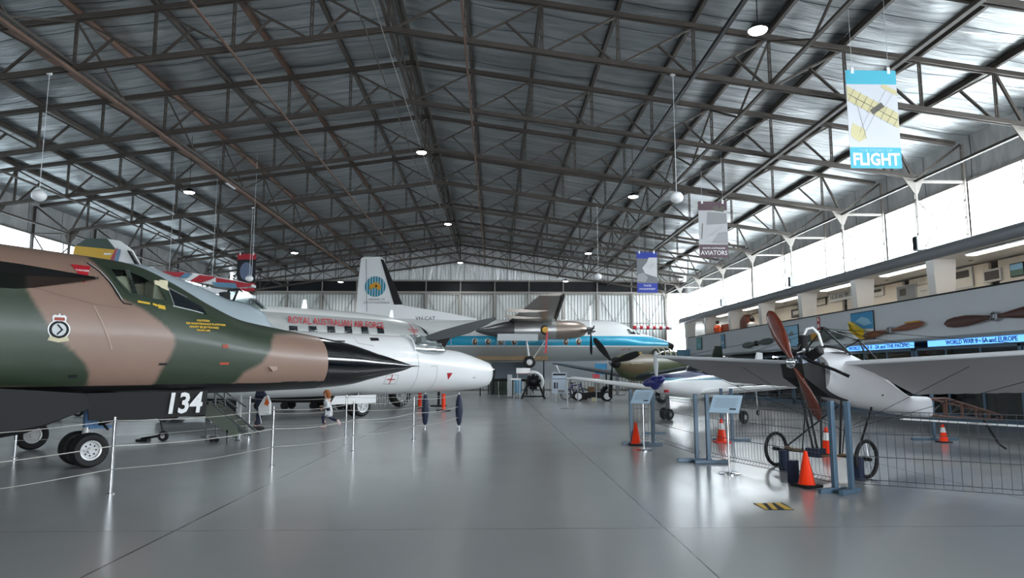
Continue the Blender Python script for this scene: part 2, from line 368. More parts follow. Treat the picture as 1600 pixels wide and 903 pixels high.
mat('balcony_white', 'cdd3d8', .5, var=.03, vscale=1); mat('room_cream', 'e6dccd', .6); mat('room_white', 'e9e6e1', .6); mat('fascia_grey', '8b9499', .5); mat('duct_grey', '8d9195', .45, .3, bump=.1)
mat('case_blue', '40505c', .3, var=.3, vscale=1.2); mat('lamp_glow', 'ffffff', .5, emit=14.); mat('tube_glow', 'fff3e2', .5, emit=6.)

mb = MB(); mb.box((RX, (Y0+Y1)/2, -.1), (42, Y1-Y0+2, .2)); mb.box((18, (Y0+Y1)/2, -.1), (3, Y1-Y0+2, .2)); struct(mb, 'floor', MATS['floor_epoxy'])
# ceiling: two foil-lined slopes that sag a little between the purlins
PN = [RX+s*2.09*k for s in (-1, 1) for k in range(1, 9)]; PN = sorted(PN+[RX]); knots = sorted([WL-.2]+PN+[WR+.2])
xs = []
for a, c in zip(knots[:-1], knots[1:]):
    xs += [(a+(c-a)*u/6, math.sin(math.pi*u/6)*.05) for u in range(6)]
xs.append((knots[-1], 0)); ys = np.linspace(Y0, Y1+.3, 110)
mb = MB(); n = len(xs)
vs = [(x, y, zroof(x)-sg*(.6+.8*abs(math.sin(y*2.51+x))) - .015*math.sin(y*5.+x*.7)) for y in ys for x, sg in xs]
mb.add(vs, [(i*n+j, (i+1)*n+j, (i+1)*n+j+1, i*n+j+1) for i in range(len(ys)-1) for j in range(n-1)])
mb.add([(WL-.4, Y0, zroof(WL)+.15), (RX, Y0, 12.75), (RX, Y1+.3, 12.75), (WL-.4, Y1+.3, zroof(WL)+.15)], [(0, 1, 2, 3)]); mb.add([(RX, Y0, 12.75), (WR+.4, Y0, zroof(WR)+.15), (WR+.4, Y1+.3, zroof(WR)+.15), (RX, Y1+.3, 12.75)], [(0, 1, 2, 3)])
struct(mb, 'ceiling', MATS['roof_foil'], smooth=60)
# side walls
yc, yl = (Y0+Y1)/2, Y1-Y0
mb = MB(); mb.box((WR+.1, yc, 9.0), (.15, yl, 1.65)); struct(mb, 'wall_right', MATS['wall_foil'])
mb = MB(); mb.box((WL-.1, yc, 9.0), (.15, yl, 1.65)); struct(mb, 'wall_left_upper', MATS['wall_foil'])
mb = MB(); mb.box((WL-.1, yc, 2.7), (.15, yl, 5.4)); struct(mb, 'wall_left', MATS['side_cladding'])
mb = MB(); mb.box((19.6, yc, 2.75), (.15, yl, 5.5)); struct(mb, 'wall_right_back', MATS['room_cream'])
mb = MB(); mb.box((18.1, yc, 5.46), (3.2, yl, .1)); mb.box((15.75, yc, 5.42), (1.7, yl, .08)); struct(mb, 'ceiling_mezzanine', MATS['room_white'])
mb = MB(); mb.box((17.2, yc-3.4, 2.78), (4.9, yl-6.8, .12)); struct(mb, 'floor_mezzanine', MATS['mid_grey'])
mb = MB(); mb.box((17.4, yc, 1.36), (.12, yl, 2.72)); struct(mb, 'wall_right_lower', MATS['case_blue'])
mb = MB(); mb.box((14.62, 20.3, 3.4), (.1, 60.6, 1.34)); struct(mb, 'wall_balcony_front', MATS['balcony_white'])
mb = MB(); mb.box((14.62, 20.3, 4.09), (.16, 60.6, .05)); struct(mb, 'trim_1', MATS['dark_metal'])
mb = MB(); mb.box((14.95, 20.3, 2.68), (.7, 60.6, .1)); struct(mb, 'trim_2', MATS['fascia_grey'])
mb = MB(); mb.box((14.95, 50.65, 3.4), (.8, .1, 1.34)); struct(mb, 'wall_balcony_end', MATS['balcony_white'])
# end wall: gable, header, sliding door leaves
mb = MB(); pr_ = [(WL-.2, 9.25), (WR+.2, 9.25), (WR+.2, zroof(WR)+.1), (RX, 12.7), (WL-.2, zroof(WL)+.1)]
mb.prism([(x, z) for x, z in pr_], (0, Y1+.35, 0), (1, 0, 0), (0, 0, 1), .12); struct(mb, 'wall_back', MATS['gable_foil'])
mb = MB(); mb.box((RX, Y1+.35, 8.7), (38.9, .12, 1.1)); struct(mb, 'wall_back_band', MATS['dark_metal'])
mb = MB(); mb.box((RX, Y1, 8.22), (35.2, .5, .16)); mb.box((RX, Y1+.1, 9.25), (38, .3, .12)); 
for k in range(13): mb.box((XL+k*2.92, Y1+.1, 8.75), (.08, .12, 1.0))
struct(mb, 'trim_3', MATS['trim_lit_column'])
mb = MB(); mb.box((WL+.8, Y1+.35, 4.1), (2.3, .12, 8.2)); mb.box((15.55, Y1+.35, 1.6), (2.2, .12, 3.2)); mb.box((RX, Y1+.4, 4.1), (38, .1, 8.2)) if False else None; struct(mb, 'wall_back_side', MATS['side_cladding'])
mb = MB(); mb.box((RX-.6, Y1+.3, 4.1), (34.8, .08, 8.2)); struct(mb, 'wall_back_leak_stop', MATS['side_cladding'])  # added sheet behind the door leaves, stops daylight leaking under them
mb = MB(); mb.box((18.1, Y1+.35, 2.8), (3., .12, 5.6)); struct(mb, 'wall_back_annexe', MATS['side_cladding'])
mb = MB(); mb.box((18.1, Y0, 2.8), (3., .12, 5.6)); struct(mb, 'wall_front_annexe', MATS['side_cladding'])
nl = 12; lw = 35./nl; rail = 4.75
for k in range(nl):
    x0 = XL+k*lw; yy = Y1-.02-(.16 if k % 2 else 0)
    d = bpy.data.objects.new('door_%d' % (k+1), None); COL.objects.link(d); d.location = (x0+lw/2, yy, 0); d['kind'] = 'structure'
    MB().box((0, .03, 4.08), (lw+.1, .03, 8.1)).build('cladding', MATS['door_cladding'], d)
    f = MB(); f.box((-lw/2+.06, -.06, 4.08), (.12, .14, 8.1)); f.box((lw/2-.06, -.06, 4.08), (.12, .14, 8.1))
    for z in (.1, 2.4, rail+.9, 8.05): f.box((0, -.05, z), (lw, .1, .07))
    f.build('frame', MATS['trim_lit_column'], d)
    for sx_ in (-1, 1):
        MB().bar((sx_*(lw/2-.1), -.06, 8.0), (0, -.06, rail+.95), .05, .03).build('brace', MATS['trim_lit_column'], d)
        MB().bar((sx_*(lw/2-.1), -.06, 2.45), (0, -.06, rail+.85), .05, .03).build('brace', MATS['trim_lit_column'], d)
# wall behind the camera, with an added doorway, shaped for the daylight it lets in
mb = MB(); mb.box((-9.4, Y0, 2.7), (26, .15, 5.4)); mb.box((13.6, Y0, 2.7), (6, .15, 5.4)); mb.prism([(WL, 5.3), (WR, 5.3), (WR, zroof(WR)), (RX, 12.6), (WL, zroof(WL))], (0, Y0, 0), (1, 0, 0), (0, 0, 1), .1)
struct(mb, 'wall_front', MATS['side_cladding'])
# clerestory windows
wn = 0
for X, s in ((WR, 1), (WL, -1)):
    for k in range(14):
        ya = -7.4+k*5.; yb = min(ya+5., Y1); wn += 1
        if yb <= ya: continue
        d = bpy.data.objects.new('window_%d' % wn, None); COL.objects.link(d); d.location = (X, (ya+yb)/2, 5.45); d['kind'] = 'structure'
        L = yb-ya; f = MB(); f.box((0, 0, .03), (.08, L, .06)); f.box((0, 0, 2.72), (.08, L, .08))
        for q in (-L/2, 0, L/2): f.box((0, q, 1.38), (.05, .04, 2.76))
        f.box((0, 0, .28), (.03, L, .02))
        f.build('window_frame', MATS['trim_lit_column'], d)
        MB().box((.0, 0, 1.38), (.008, L, 2.7)).build('pane', MATS['pane_glass' if s > 0 else 'dimming_glazing'], d)
d = bpy.data.objects.new('window_29', None); COL.objects.link(d); d.location = (15.55, Y1+.3, 5.7); d['kind'] = 'structure'
f = MB(); f.box((-.9, 0, 0), (.08, .08, 5.)); f.box((.9, 0, 0), (.08, .08, 5.)); f.box((0, 0, 2.48), (1.8, .08, .08)); f.box((0, 0, -2.46), (1.8, .08, .08)); f.box((0, 0, 0), (1.8, .06, .05)); f.build('window_frame', MATS['trim_lit_column'], d)
MB().box((0, 0, 0), (1.8, .01, 5.)).build('pane', MATS['pane_glass'], d)
ORD = ['first', 'second', 'third', 'fourth', 'fifth', 'sixth', 'seventh', 'eighth', 'ninth', 'tenth', 'eleventh', 'twelfth']

cb_ = thing('corner_bracing', 'pale lattice bracing across the bright far right corner window', 'bracing', (15.5, Y1-.1, 0))
for a, c in (((-.85, 0, 3.3), (.85, 0, 5.7)), ((.85, 0, 3.3), (-.85, 0, 5.7)), ((-.85, 0, 5.7), (.85, 0, 8.1)), ((.85, 0, 5.7), (-.85, 0, 8.1)), ((-.9, 0, 5.7), (.9, 0, 5.7))): MB().bar(a, c, .06, .06).build('brace_bar', MATS['trim_lit_column'], cb_)
# ------------------------------------------------------------------ roof trusses (each a thing with its members as parts)
ref = thing('roof_truss', '', 'roof truss', (RX, TRY[0], 0))
TM = MATS['truss_paint']; z0 = 12.27; zb = 10.85; P = 2.09
for s in (-1, 1):
    for nm, zz, L in (('top_chord', z0, 19.0), ('bottom_chord', zb, HALF)):
        m_ = MB()
        for dy in (-.06, .06): m_.bar((0, dy, zz), (s*L, dy, zz-.145*L), .05, .13)
        m_.bar((0, 0, zz+.05), (s*L, 0, zz+.05-.145*L), .16, .015)
        m_.build(nm, TM, ref)
    for k in range(1, 9):
        x = s*P*k; xi = s*P*(k-1)
        m_ = MB()
        for dx in (-.03, .03): m_.bar((x+dx, 0, z0-.145*P*k), (x+dx, 0, zb-.145*P*k), .035, .035)
        for u in (.3, .5, .7): m_.box((x, 0, zb-.145*P*k+1.42*u), (.09, .03, .05))
        m_.build('vertical_strut', TM, ref)
        a = V(x, 0, z0-.145*P*k-.03); c = V(xi+s*.1, 0, zb-.145*P*(k-1)+.03)
        if k == 1: c = V(s*.1, 0, zb+.03)
        MB().bar(a, c, .06, .055).build('diagonal_brace', TM, ref)
        mid = (a+c)/2; e = V(x-s*.12, 0, zb-.145*P*k+.03)
        m_ = MB()
        for dy in (-.03, .03): m_.bar(e+V(0, dy, 0), mid+V(0, dy, 0), .03, .04)
        m_.build('sub_brace', TM, ref)
    for xa, za, xb_, zb_ in ((P*8, z0-.145*P*8, HALF, 8.2), (19.2, z0-.145*19.2, HALF, 8.2)):
        MB().bar((s*xa, 0, za), (s*xb_, 0, zb_), .07, .07).build('knee_brace', TM, ref)
    g = MB(); g.prism([(s*(HALF-.45), 8.3), (s*(HALF+.28), 8.2), (s*(HALF+.06), 7.7), (s*(HALF-.06), 7.7)], (0, -.02, 0), (1, 0, 0), (0, 0, 1), .04 if s > 0 else -.04); g.build('gusset_plate', MATS['trim_lit_column' if s > 0 else 'truss_paint'], ref)  # gusset tone by side stands for the uneven window light
MB().bar((0, 0, z0), (0, 0, zb), .09, .09).build('king_post', TM, ref)
trs = [ref]
for y in TRY[1:]+[Y1-.4]:
    c = copy_tree(ref); c.location = (RX, y, 0); trs.append(c)
for i, t in enumerate(trs):
    q = len(trs)-1-i
    t['label'] = ('brown steel gable roof truss against the far end wall' if q == 0 else 'brown steel roof truss spanning the hangar, %s one out from the far end wall' % ORD[q-1]); t['group'] = 'steel roof trusses'
# purlins and longitudinal ties
for i, x in enumerate(PN):
    sd = 'ridge' if abs(x-RX) < .01 else ('left slope' if x < RX else 'right slope'); k = round(abs(x-RX)/2.09)
    zc = ztop(x)+.17; m_ = MB(); h = .2
    rusty = x < RX and k in (2, 4, 5)
    m_.box((0, 0, h/2-.01), (.1, yl, .016)); m_.box((0, 0, -h/2+.01), (.1, yl, .016)); m_.box((0, 0, 0), (.012, yl, h-.02))
    o = m_.build('roof_purlin', MATS['rust_paint' if rusty else 'truss_paint']); o.location = (x, yc, zc-.0)
    tag(o, 'steel ridge purlin along the roof apex' if k == 0 else ('%s steel purlin under the foil of the %s, %s out from the ridge' % ('rust-stained' if rusty else 'dark', sd, ORD[k-1])), 'purlin', 'roof purlins')
for nm, lab, x, dz, w_, mt in [('tie_rail', 'rusty brown steel tie along the left lower chords, furthest left of the ties', RX-4*P, -.03, .11, 'rust_paint'), ('tie_rail', 'thin rusty tie along the left lower chords, nearer the ridge', RX-2*P, -.05, .06, 'rust_paint'),
        ('tie_rail', 'dark steel tie along the left eaves knees', RX-7*P, .0, .08, 'truss_paint'), ('cable_conduit', 'bright thin conduit running just under the ridge past the middle lamps', RX-.12, -.1, .022, 'trim_lit_column'), ('cable_conduit', 'dark thin cable running beside the bright ridge conduit', RX-.55, -.08, .03, 'truss_paint'),
        ('tie_rail', 'thin twin tie right of the ridge', RX+P, -.06, .06, 'rust_paint'), ('cable_tray', 'dark cable tray along the right slope, the lamps hanging beside it', RX+4*P-.1, -.06, .1, 'dark_metal'), ('tie_rail', 'dark steel tie along right slope behind the hanging banners', RX+6*P, -.05, .12, 'truss_paint'), ('tie_rail', 'steel tie along the right eaves knees above the windows', XR, -.1, .1, 'truss_paint'), ('tie_rail', 'steel tie along the far left eaves knees', XL, -.1, .1, 'truss_paint')]:
    m_ = MB(); m_.box((0, 0, 0), (w_, yl-8, w_*.8)); 
    o = m_.build(nm, MATS[mt]); o.location = (x, yc+4, zbot(x)+dz-.07); tag(o, lab, nm.split('_')[1], 'lengthwise ties and cables under the trusses')
m_ = MB(); m_.box((0, 0, 0), (.09, .9, .05)); o = m_.build('fluorescent_batten', MATS['light_grey']); o.location = (-11.3, 28.6, zbot(-11.3)-.165); tag(o, 'pale batten light fixed to the rusty left tie, unlit', 'lamp')
# lengthwise lattice bracing between the trusses
for k_, lab in ((0, 'lengthwise steel lattice under the ridge'), (-4, 'lengthwise steel lattice halfway down the left slope'), (5, 'lengthwise steel lattice on the right slope near the banners')):
    x = RX+k_*P; t = thing('lattice_brace', lab, 'bracing', (x, 0, 0), 0, 'lengthwise lattice bracing'); ysq = [7.6]+TRY+[Y1-.4]
    for a, c in zip(ysq[:-1], ysq[1:]):
        MB().bar((0, a, ztop(x)-.1), (0, (a+c)/2, zbot(x)+.1), .05, .05).build('diagonal_bar', MATS['truss_paint'], t); MB().bar((0, c, ztop(x)-.1), (0, (a+c)/2, zbot(x)+.1), .05, .05).build('diagonal_bar', MATS['truss_paint'], t)
    MB().box((0, (ysq[0]+ysq[-1])/2, zbot(x)+.08), (.1, ysq[-1]-ysq[0], .07)).build('lower_rail', MATS['truss_paint'], t)
    if k_ == 0:
        for dx in (-.22, .22): MB().box((dx, (ysq[0]+ysq[-1])/2, ztop(x)-.12), (.07, ysq[-1]-ysq[0], .1)).build('upper_rail', MATS['truss_paint'], t)
# wall columns: laced steel pairs
def make_column(s):
    c = thing('wall_column', '', 'column'); X1, X2 = s*0, s*(WR-XR-.1) if s > 0 else -(XL-WL-.1)
    b0 = 5.3 if s > 0 else 0; CM = MATS['trim_lit_column' if s > 0 else 'truss_paint']  # same steel, paler right and darker left: window light put into the colour
    for nm, x, zt in (('inner_post', X1, 8.2), ('outer_post', X2, 9.5)):
        p_ = MB()
        for dy in (-.05, .05): p_.bar((x, dy, b0+.05), (x, dy, zt), .06, .03)
        for z in np.arange(b0+.4, zt, .6): p_.box((x, 0, z), (.05, .12, .04))
        p_.build(nm, CM, c)
    MB().bar((X1, 0, 8.15), (X2, 0, 8.15), .08, .08).build('top_strut', CM, c)
    lv = [8.15, 5.5, b0+.1]
    MB().bar((X1, 0, 5.5), (X2, 0, 8.15), .06, .04).build('lacing_bar', CM, c)
    MB().bar((X1, 0, 7.5), (X1+(X2-X1)*.35, 0, 6.9), .05, .04).build('lacing_bar', CM, c)
    if s < 0: MB().bar((X1, 0, 5.4), (X2, 0, 2.8), .06, .04).build('lacing_bar', CM, c); MB().bar((X1, 0, .2), (X2, 0, 2.8), .06, .04).build('lacing_bar', CM, c); MB().bar((X1, 0, 5.45), (X2, 0, 5.45), .08, .08).build('top_strut', CM, c)
    return c
for s, X, nm in ((1, XR, 'right'), (-1, XL, 'left')):
    r_ = make_column(s)
    for i, y in enumerate(TRY+[Y1-.5]):
        c = r_ if i == 0 else copy_tree(r_); c.location = (X, y, 0); q = len(TRY)-i
        tag(c, 'laced steel wall column on the %s side, %s from the far end wall' % (nm, ORD[q]), None, 'wall columns on the %s' % nm)
# mezzanine piers, duct, strip lights
for i, y in enumerate(TRY):
    m_ = MB(); m_.prism([(15.0, 2.84), (15.5, 2.84), (15.7, 5.38), (14.9, 5.38)], (0, y+.2, 0), (1, 0, 0), (0, 0, 1), .4); struct(m_, 'wall_pier_%d' % (i+1), MATS['room_white'])
m_ = MB(); m_.tube([(14.3, Y0+1, 5.42), (14.3, 51.5, 5.42)], .2, 20)
o = m_.build('air_duct', MATS['duct_grey'], smooth=40); tag(o, 'long round grey duct running below the right clerestory windows', 'duct')
for i, y in enumerate([19.6, 24.5, 29.4, 34.4, 39.3, 44.2]):
    t = thing('strip_light', 'lit fluorescent strip in the mezzanine ceiling, %s from the camera end' % ORD[i], 'ceiling light', (15.25, y, 5.34), 0, 'mezzanine strip lights')
    MB().box((0, 0, -.02), (.34, 3.0, .04)).build('housing', MATS['white_metal'], t); MB().box((0, 0, -.055), (.28, 2.9, .03)).build('diffuser', MATS['tube_glow'], t)
# high-bay lamps
def lamp(x, y, lab, e=260):
    z = zbot(x)-.75
    if abs(x-RX) < 1: z = zbot(x)-.5
    t = thing('high_bay_lamp', lab, 'lamp', (x, y, z), 0, 'hanging high-bay lamps')
    MB().tube([(0, 0, .1), (0, 0, zroof(x)-z-.08)], .012, 6).build('cord', MATS['dark_metal'], t)
    h = MB(); h.lathe((0, 0, .18), (0, 0, -1), [(0, .05), (.03, .12), (.12, .19), (.16, .21)], 20); h.build('housing', MATS['dark_metal'], t, smooth=40)
    h = MB(); h.lathe((0, 0, .02), (0, 0, -1), [(0, .2), (.03, .18), (.04, .01)], 20); h.build('lens', MATS['lamp_glow'], t, smooth=40)
    l = bpy.data.lights.new('lamp_light', 'SPOT'); l.energy = e; l.spot_size = R(150); l.spot_blend = .6; l.shadow_soft_size = .18; l.color = (.93, .97, 1)
    lo = bpy.data.objects.new('lamp_light', l); COL.objects.link(lo); lo.parent = t; lo.location = (0, 0, -.06)
for x, y, lab in [(5.65, 13.68, 'lit lamp hanging highest in view, upper right of the roof'), (-2.95, 26.6, 'lit lamp hanging under the ridge, nearest of those in the middle row'), (-12.3, 27.0, 'lit lamp in the left row, left of the pale batten light'), (5.8, 27.6, 'lit lamp in the right row, left of the white ball'),
        (-12.2, 41.2, 'lit lamp in the left row, farther one above the tall tail fin'), (-2.8, 40., 'lit lamp under the ridge, second in the middle row'), (5.82, 41.4, 'lit lamp in the right row, second from the camera'), (-2.78, 54.6, 'lit lamp under the ridge, farthest one before the gable'), (-12.4, 54.6, 'lit lamp at far left, small, beside the tail fin top'), (5.8, 54.6, 'lit lamp at the far right end, smallest of the right row')]:
    lamp(x, y, lab)
# white ceiling-fan balls on long wires
for x, y, z, zt_, lab in [(-11.9, 17.62, 6.16, 9.5, 'white ball hanging on a long wire at far left, nearest of the balls'), (4.87, 17.62, 6.22, 9.66, 'white ball hanging on a long wire in front of the right roof slope'), (-11.76, 32.6, 6.02, 9.5, 'white ball hanging in front of the red flight banner'), (5.05, 32.6, 6.18, 9.64, 'white ball hanging left of the blue cloud banner')]:
    t = thing('hanging_ball', lab, 'ball', (x, y, z), 0, 'white balls on wires')
    MB().ball((0, 0, 0), (.18, .18, .155), 20).build('ball', MATS['white_paint'], t, smooth=60)
    MB().tube([(0, 0, .15), (0, 0, zt_-z)], .008, 6).build('wire', MATS['white_metal'], t); MB().ball((0, 0, zt_-z), (.08, .08, .05), 12).build('ceiling_rose', MATS['white_metal'], t, smooth=60)
# ------------------------------------------------------------------ camouflaged swing-wing jet, foreground left
T1 = (-2.1, 17.4); A1 = 48.
jet = thing('jet_aircraft', 'brown and green camouflaged jet with long black pointed nose, foreground left', 'aircraft', (T1[0], T1[1], 0), R(A1))
#        t     top   bot   hw    zmid  eu   el
B1 = Body([(.0, 1.76, 1.70, .015, 1.73, 2, 2), (.25, 1.82, 1.62, .08, 1.73, 2, 2), (.7, 1.93, 1.53, .19, 1.74, 2, 2), (1.2, 2.05, 1.43, .30, 1.74, 2, 2), (2.0, 2.24, 1.28, .47, 1.76, 2, 2.1), (2.9, 2.38, 1.22, .62, 1.78, 2, 2.2), (3.8, 2.50, 1.20, .74, 1.82, 2, 2.5),
           (4.7, 2.64, 1.18, .84, 1.9, 2, 2.8), (5.3, 2.88, 1.18, .89, 2.0, 1.85, 3), (6.0, 3.24, 1.18, .93, 2.1, 1.75, 3.2), (6.6, 3.49, 1.2, .96, 2.15, 1.75, 3.3), (7.0, 3.56, 1.2, .98, 2.15, 1.8, 3.3), (8.0, 3.60, 1.2, 1.02, 2.15, 1.9, 3.3), (9.5, 3.64, 1.2, 1.12, 2.15, 2, 3.3), (11.5, 3.66, 1.2, 1.25, 2.2, 2, 3.3), (14.0, 3.62, 1.25, 1.3, 2.2, 2, 3.3)])
def tz(pts, off=.9): return [axis_tz(T1, A1, x, y, off) for x, y in pts]
G1 = tz([(-60, 452), (0, 450), (39.5, 449), (56, 481), (77, 518), (107, 546), (128, 565), (138, 583), (139, 606), (-60, 606)])
G1b = tz([(-60, 414), (0, 416), (22, 421), (33, 430), (43, 436), (40, 452), (-60, 452)])
G2 = tz([(158, 396), (176, 430), (186, 462), (200, 471), (223, 482), (251, 504), (270, 523), (272, 537), (265, 555), (251, 579), (243, 606), (362, 606)], .9)+tz([(367, 597), (376, 582), (403, 568), (420, 547), (425, 532), (435, 522)], .7)+[(3.2, 2.42), (2.7, 2.6), (4., 3.2), (6., 3.9), (7.35, 3.9)]
CB, CG, CK = srgb('8f7567'), srgb('323f30'), srgb('0d0e0f')
def paint(me, fn, name='paint'):
    at = me.color_attributes.new(name, 'FLOAT_COLOR', 'POINT'); buf = []
    for v in me.vertices: buf.extend(fn(v.co))
    at.data.foreach_set('color', buf)
m = bpy.data.materials.new('camouflage_paint'); m.use_nodes = True; nt = m.node_tree; b = nt.nodes['Principled BSDF']
vc = nt.nodes.new('ShaderNodeVertexColor'); vc.layer_name = 'paint'; tc = nt.nodes.new('ShaderNodeTexCoord'); nn = nt.nodes.new('ShaderNodeTexNoise'); nn.inputs['Scale'].default_value = 1.6; nn.inputs['Detail'].default_value = 6
nt.links.new(tc.outputs['Object'], nn.inputs['Vector']); mr = nt.nodes.new('ShaderNodeMapRange'); mr.inputs[3].default_value = .88; mr.inputs[4].default_value = 1.1; nt.links.new(nn.outputs['Fac'], mr.inputs[0])
mx = nt.nodes.new('ShaderNodeMix'); mx.data_type = 'RGBA'; mx.blend_type = 'MULTIPLY'; mx.inputs[0].default_value = 1; nt.links.new(vc.outputs[0], mx.inputs[6]); nt.links.new(mr.outputs[0], mx.inputs[7]); nt.links.new(mx.outputs[2], b.inputs['Base Color'])
b.inputs['Roughness'].default_value = .42; b.inputs['Coat Weight'].default_value = .25; b.inputs['Coat Roughness'].default_value = .25
CAMO = m
WA = tz([(184, 437), (178, 416), (205, 418), (232, 430), (253, 446), (263, 472), (240, 469), (200, 459)], .72)
ts = list(np.arange(2.9, 9.6, .03))+list(np.arange(9.6, 14.01, .2)); n = 230
mb = B1.mesh(ts, n, caps=False)
keep = []
for f in mb.f:
    c = np.mean([mb.v[i] for i in f], axis=0)
    if not inside((-c[0], c[2]), WA) or c[2] < 2.5: keep.append(f)
mb.f = keep; mb.m = [0]*len(keep)
body = mb.build('fuselage', CAMO, jet, smooth=60)
def camo(co):
    t0, z0_ = -co[0], co[2]
    if z0_ < 1.37+(.02 if t0 < 4 else 0): return CK
    g = 0
    for a, c in ((0, 0), (.035, .0), (-.035, 0), (0, .035), (0, -.035), (.02, .02), (-.02, -.02)):
        t, z = t0+a, z0_+c
        g += inside((t, z), G1) or inside((t, z), G1b) or inside((t, z), G2)
    g /= 7.; return tuple(CG[i]*g+CB[i]*(1-g) for i in range(4))
paint(body.data, camo)
mb = B1.mesh(list(np.linspace(0, 2.9, 30)), 48, caps=False); mb.lathe((-.0, 0, 1.73), (1, 0, 0), [(0, .02), (.25, .008), (.3, .001)], 8)
rad = mb.build('nose_radome', MATS['black_gloss'], jet, smooth=50)
MB().box((-2.2, 0, 2.29), (.3, .03, .03)).build('sensor_fin', MATS['dark_metal'], jet)
# cockpit: glass, seats, frame
B1.decal(WA, 'side_window', MATS['canopy_glass'], jet, off=.0, g=.06)
B1.stroke(WA+[WA[0]], .045, 'window_frame', MATS['green_dark'], jet, off=.012, g=.05)
ck = MB(); ck.box((-6.6, .0, 2.62), (1.7, 1.3, .04)); ck.build('cockpit_floor', MATS['black_matt'], jet)
for xx in (-6.35, -7.0):
    for yy in (-.38, .38):
        s_ = MB(); s_.prism([(-.22, 2.6), (.12, 2.6), (.08, 3.05), (-.02, 3.2), (-.2, 3.22)], (xx, yy-.2, 0), (1, 0, 0), (0, 0, 1), -.4); s_.box((xx-.02, yy, 3.18), (.16, .3, .12)); s_.build('ejection_seat', MATS['cream'], jet, bevel=.02)
MB().bar((-6.82, -.66, 2.75), (-7.0, -.55, 3.35), .06, .06).build('canopy_pillar', MATS['green_dark'], jet)
B1.decal(tz([(271, 476), (270, 449), (322, 478), (326, 492)], .74), 'quarter_window', MATS['glass_dark'], jet, off=.008)
B1.stroke(tz([(271, 477), (269, 447), (300, 463)], .74), .02, 'window_frame', MATS['mid_grey'], jet, off=.014)
B1.stroke(tz([(271, 478), (300, 484), (320, 489)], .78), .018, 'window_frame', MATS['light_grey'], jet, off=.012)
B1.stroke(tz([(150, 407), (163, 420), (176, 440), (189, 470), (193, 474), (205, 476)], .85), .02, 'canopy_seam', MATS['dark_metal'], jet, off=.006, g=.04)
B1.stroke(tz([(153, 407), (166, 420), (179, 441), (191, 468)], .85), .012, 'canopy_seam', MATS['light_grey'], jet, off=.008, g=.04)
B1.stroke(tz([(0, 447), (60, 450), (100, 462), (150, 475), (200, 482)], .95), .012, 'panel_seam', mat('seam_brown', '7a6357', .5), jet, off=.006, g=.06)
B1.stroke(tz([(149, 478), (158, 500), (168, 525), (174, 545)], .98), .025, 'panel_seam', mat('seam_light', 'a68f80', .4), jet, off=.008, g=.05)
# glove above the wing root
gl = MB(); g0 = B1.surf(7.6, 3.12, -1, -.02)
gl.rings([[(-7.55, -.93, 3.13), (-7.56, -.95, 3.12), (-7.55, -.93, 3.10)], [(-8.6, -1.2, 3.02), (-8.62, -.9, 3.22), (-8.6, -.9, 2.83)], [(-10.5, -2.0, 3.0), (-10.5, -.9, 3.3), (-10.5, -.9, 2.75)], [(-12, -2.5, 3.0), (-12, -.9, 3.3), (-12, -.9, 2.75)]])
gl.build('wing_glove', MATS['black_paint'], jet, smooth=30)
B1.decal(tz([(30, 412), (145, 431), (138, 433), (43, 433)], .93), 'anti_glare_panel', MATS['black_matt'], jet, off=.012, g=.07)
# badges and stencils
def ring_badge(parent, B, px, py, conv):
    t0, zc = conv([(px, py)])[0]
    B.decal(circ(t0, zc, .155), 'badge_border', MATS['white_paint'], parent, off=.008, g=.06); B.decal(circ(t0, zc, .138), 'badge_ring', MATS['black_matt'], parent, off=.010, g=.06)
    B.decal(circ(t0, zc, .1), 'badge_disc', MATS['light_grey'], parent, off=.013, g=.06)
    B.stroke([(t0+.02, zc+.07), (t0-.04, zc), (t0+.02, zc-.07)], .025, 'badge_boomerang', MATS['dark_metal'], parent, off=.016, g=.05)
    B.decal([(t0+.12, zc-.1), (t0+.15, zc-.17), (t0, zc-.2), (t0-.15, zc-.17), (t0-.12, zc-.1), (t0, zc-.14)], 'badge_scroll', MATS['cream'], parent, off=.016, g=.05)
    B.decal([(t0-.09, zc+.13), (t0+.09, zc+.13), (t0+.1, zc+.2), (t0+.07, zc+.23), (t0+.02, zc+.22), (t0, zc+.26), (t0-.02, zc+.22), (t0-.07, zc+.23), (t0-.1, zc+.2)], 'badge_crown', MATS['white_paint'], parent, off=.010, g=.05)
    B.decal([(t0-.075, zc+.14), (t0+.075, zc+.14), (t0+.07, zc+.19), (t0-.07, zc+.19)], 'crown_band', mat('badge_red', 'a24b3a', .6), parent, off=.013, g=.05)
ring_badge(jet, B1, 91, 515, lambda p: tz(p, .99))
def dtri(B, parent, t0, z0, w_, h, m_='red'): return B.decal([(t0+w_/2, z0+h/2), (t0-w_/2, z0+h/2), (t0, z0-h/2)], 'warning_triangle', MATS[m_], parent, off=.014, g=.05)
tt, zz = tz([(134, 424)], .8)[0]; dtri(B1, jet, tt, zz-.03, .3, .32)
p_ = B1.surf(tt, zz+.03, -1, .03); text('DANGER', .05, MATS['white_paint'], jet, p_, (R(65), 0, 0), 'warning_text', ext=.002)
p_ = B1.surf(*tz([(317, 508)], .85)[0], -1, .02)
for k, s_ in enumerate(['CAUTION', 'ACCESS MAINTENANCE PLATFORM', 'CANOPY BE JETTISONED', 'FROM OFF']): text(s_, .052, MATS['yellow'], jet, (p_[0], p_[1]-.012*k, p_[2]+.08-.06*k), (R(72), 0, 0), 'stencil_text', ext=.002, off=.002)
for (x1, y1, x2, y2) in ((217, 471, 234, 474), (241, 475, 246, 477), (249, 477, 258, 479), (249, 480, 258, 482)):
    B1.stroke(tz([(x1, y1), (x2, y2)], .85), .035, 'stencil_mark', MATS['yellow'], jet, off=.01, g=.05)
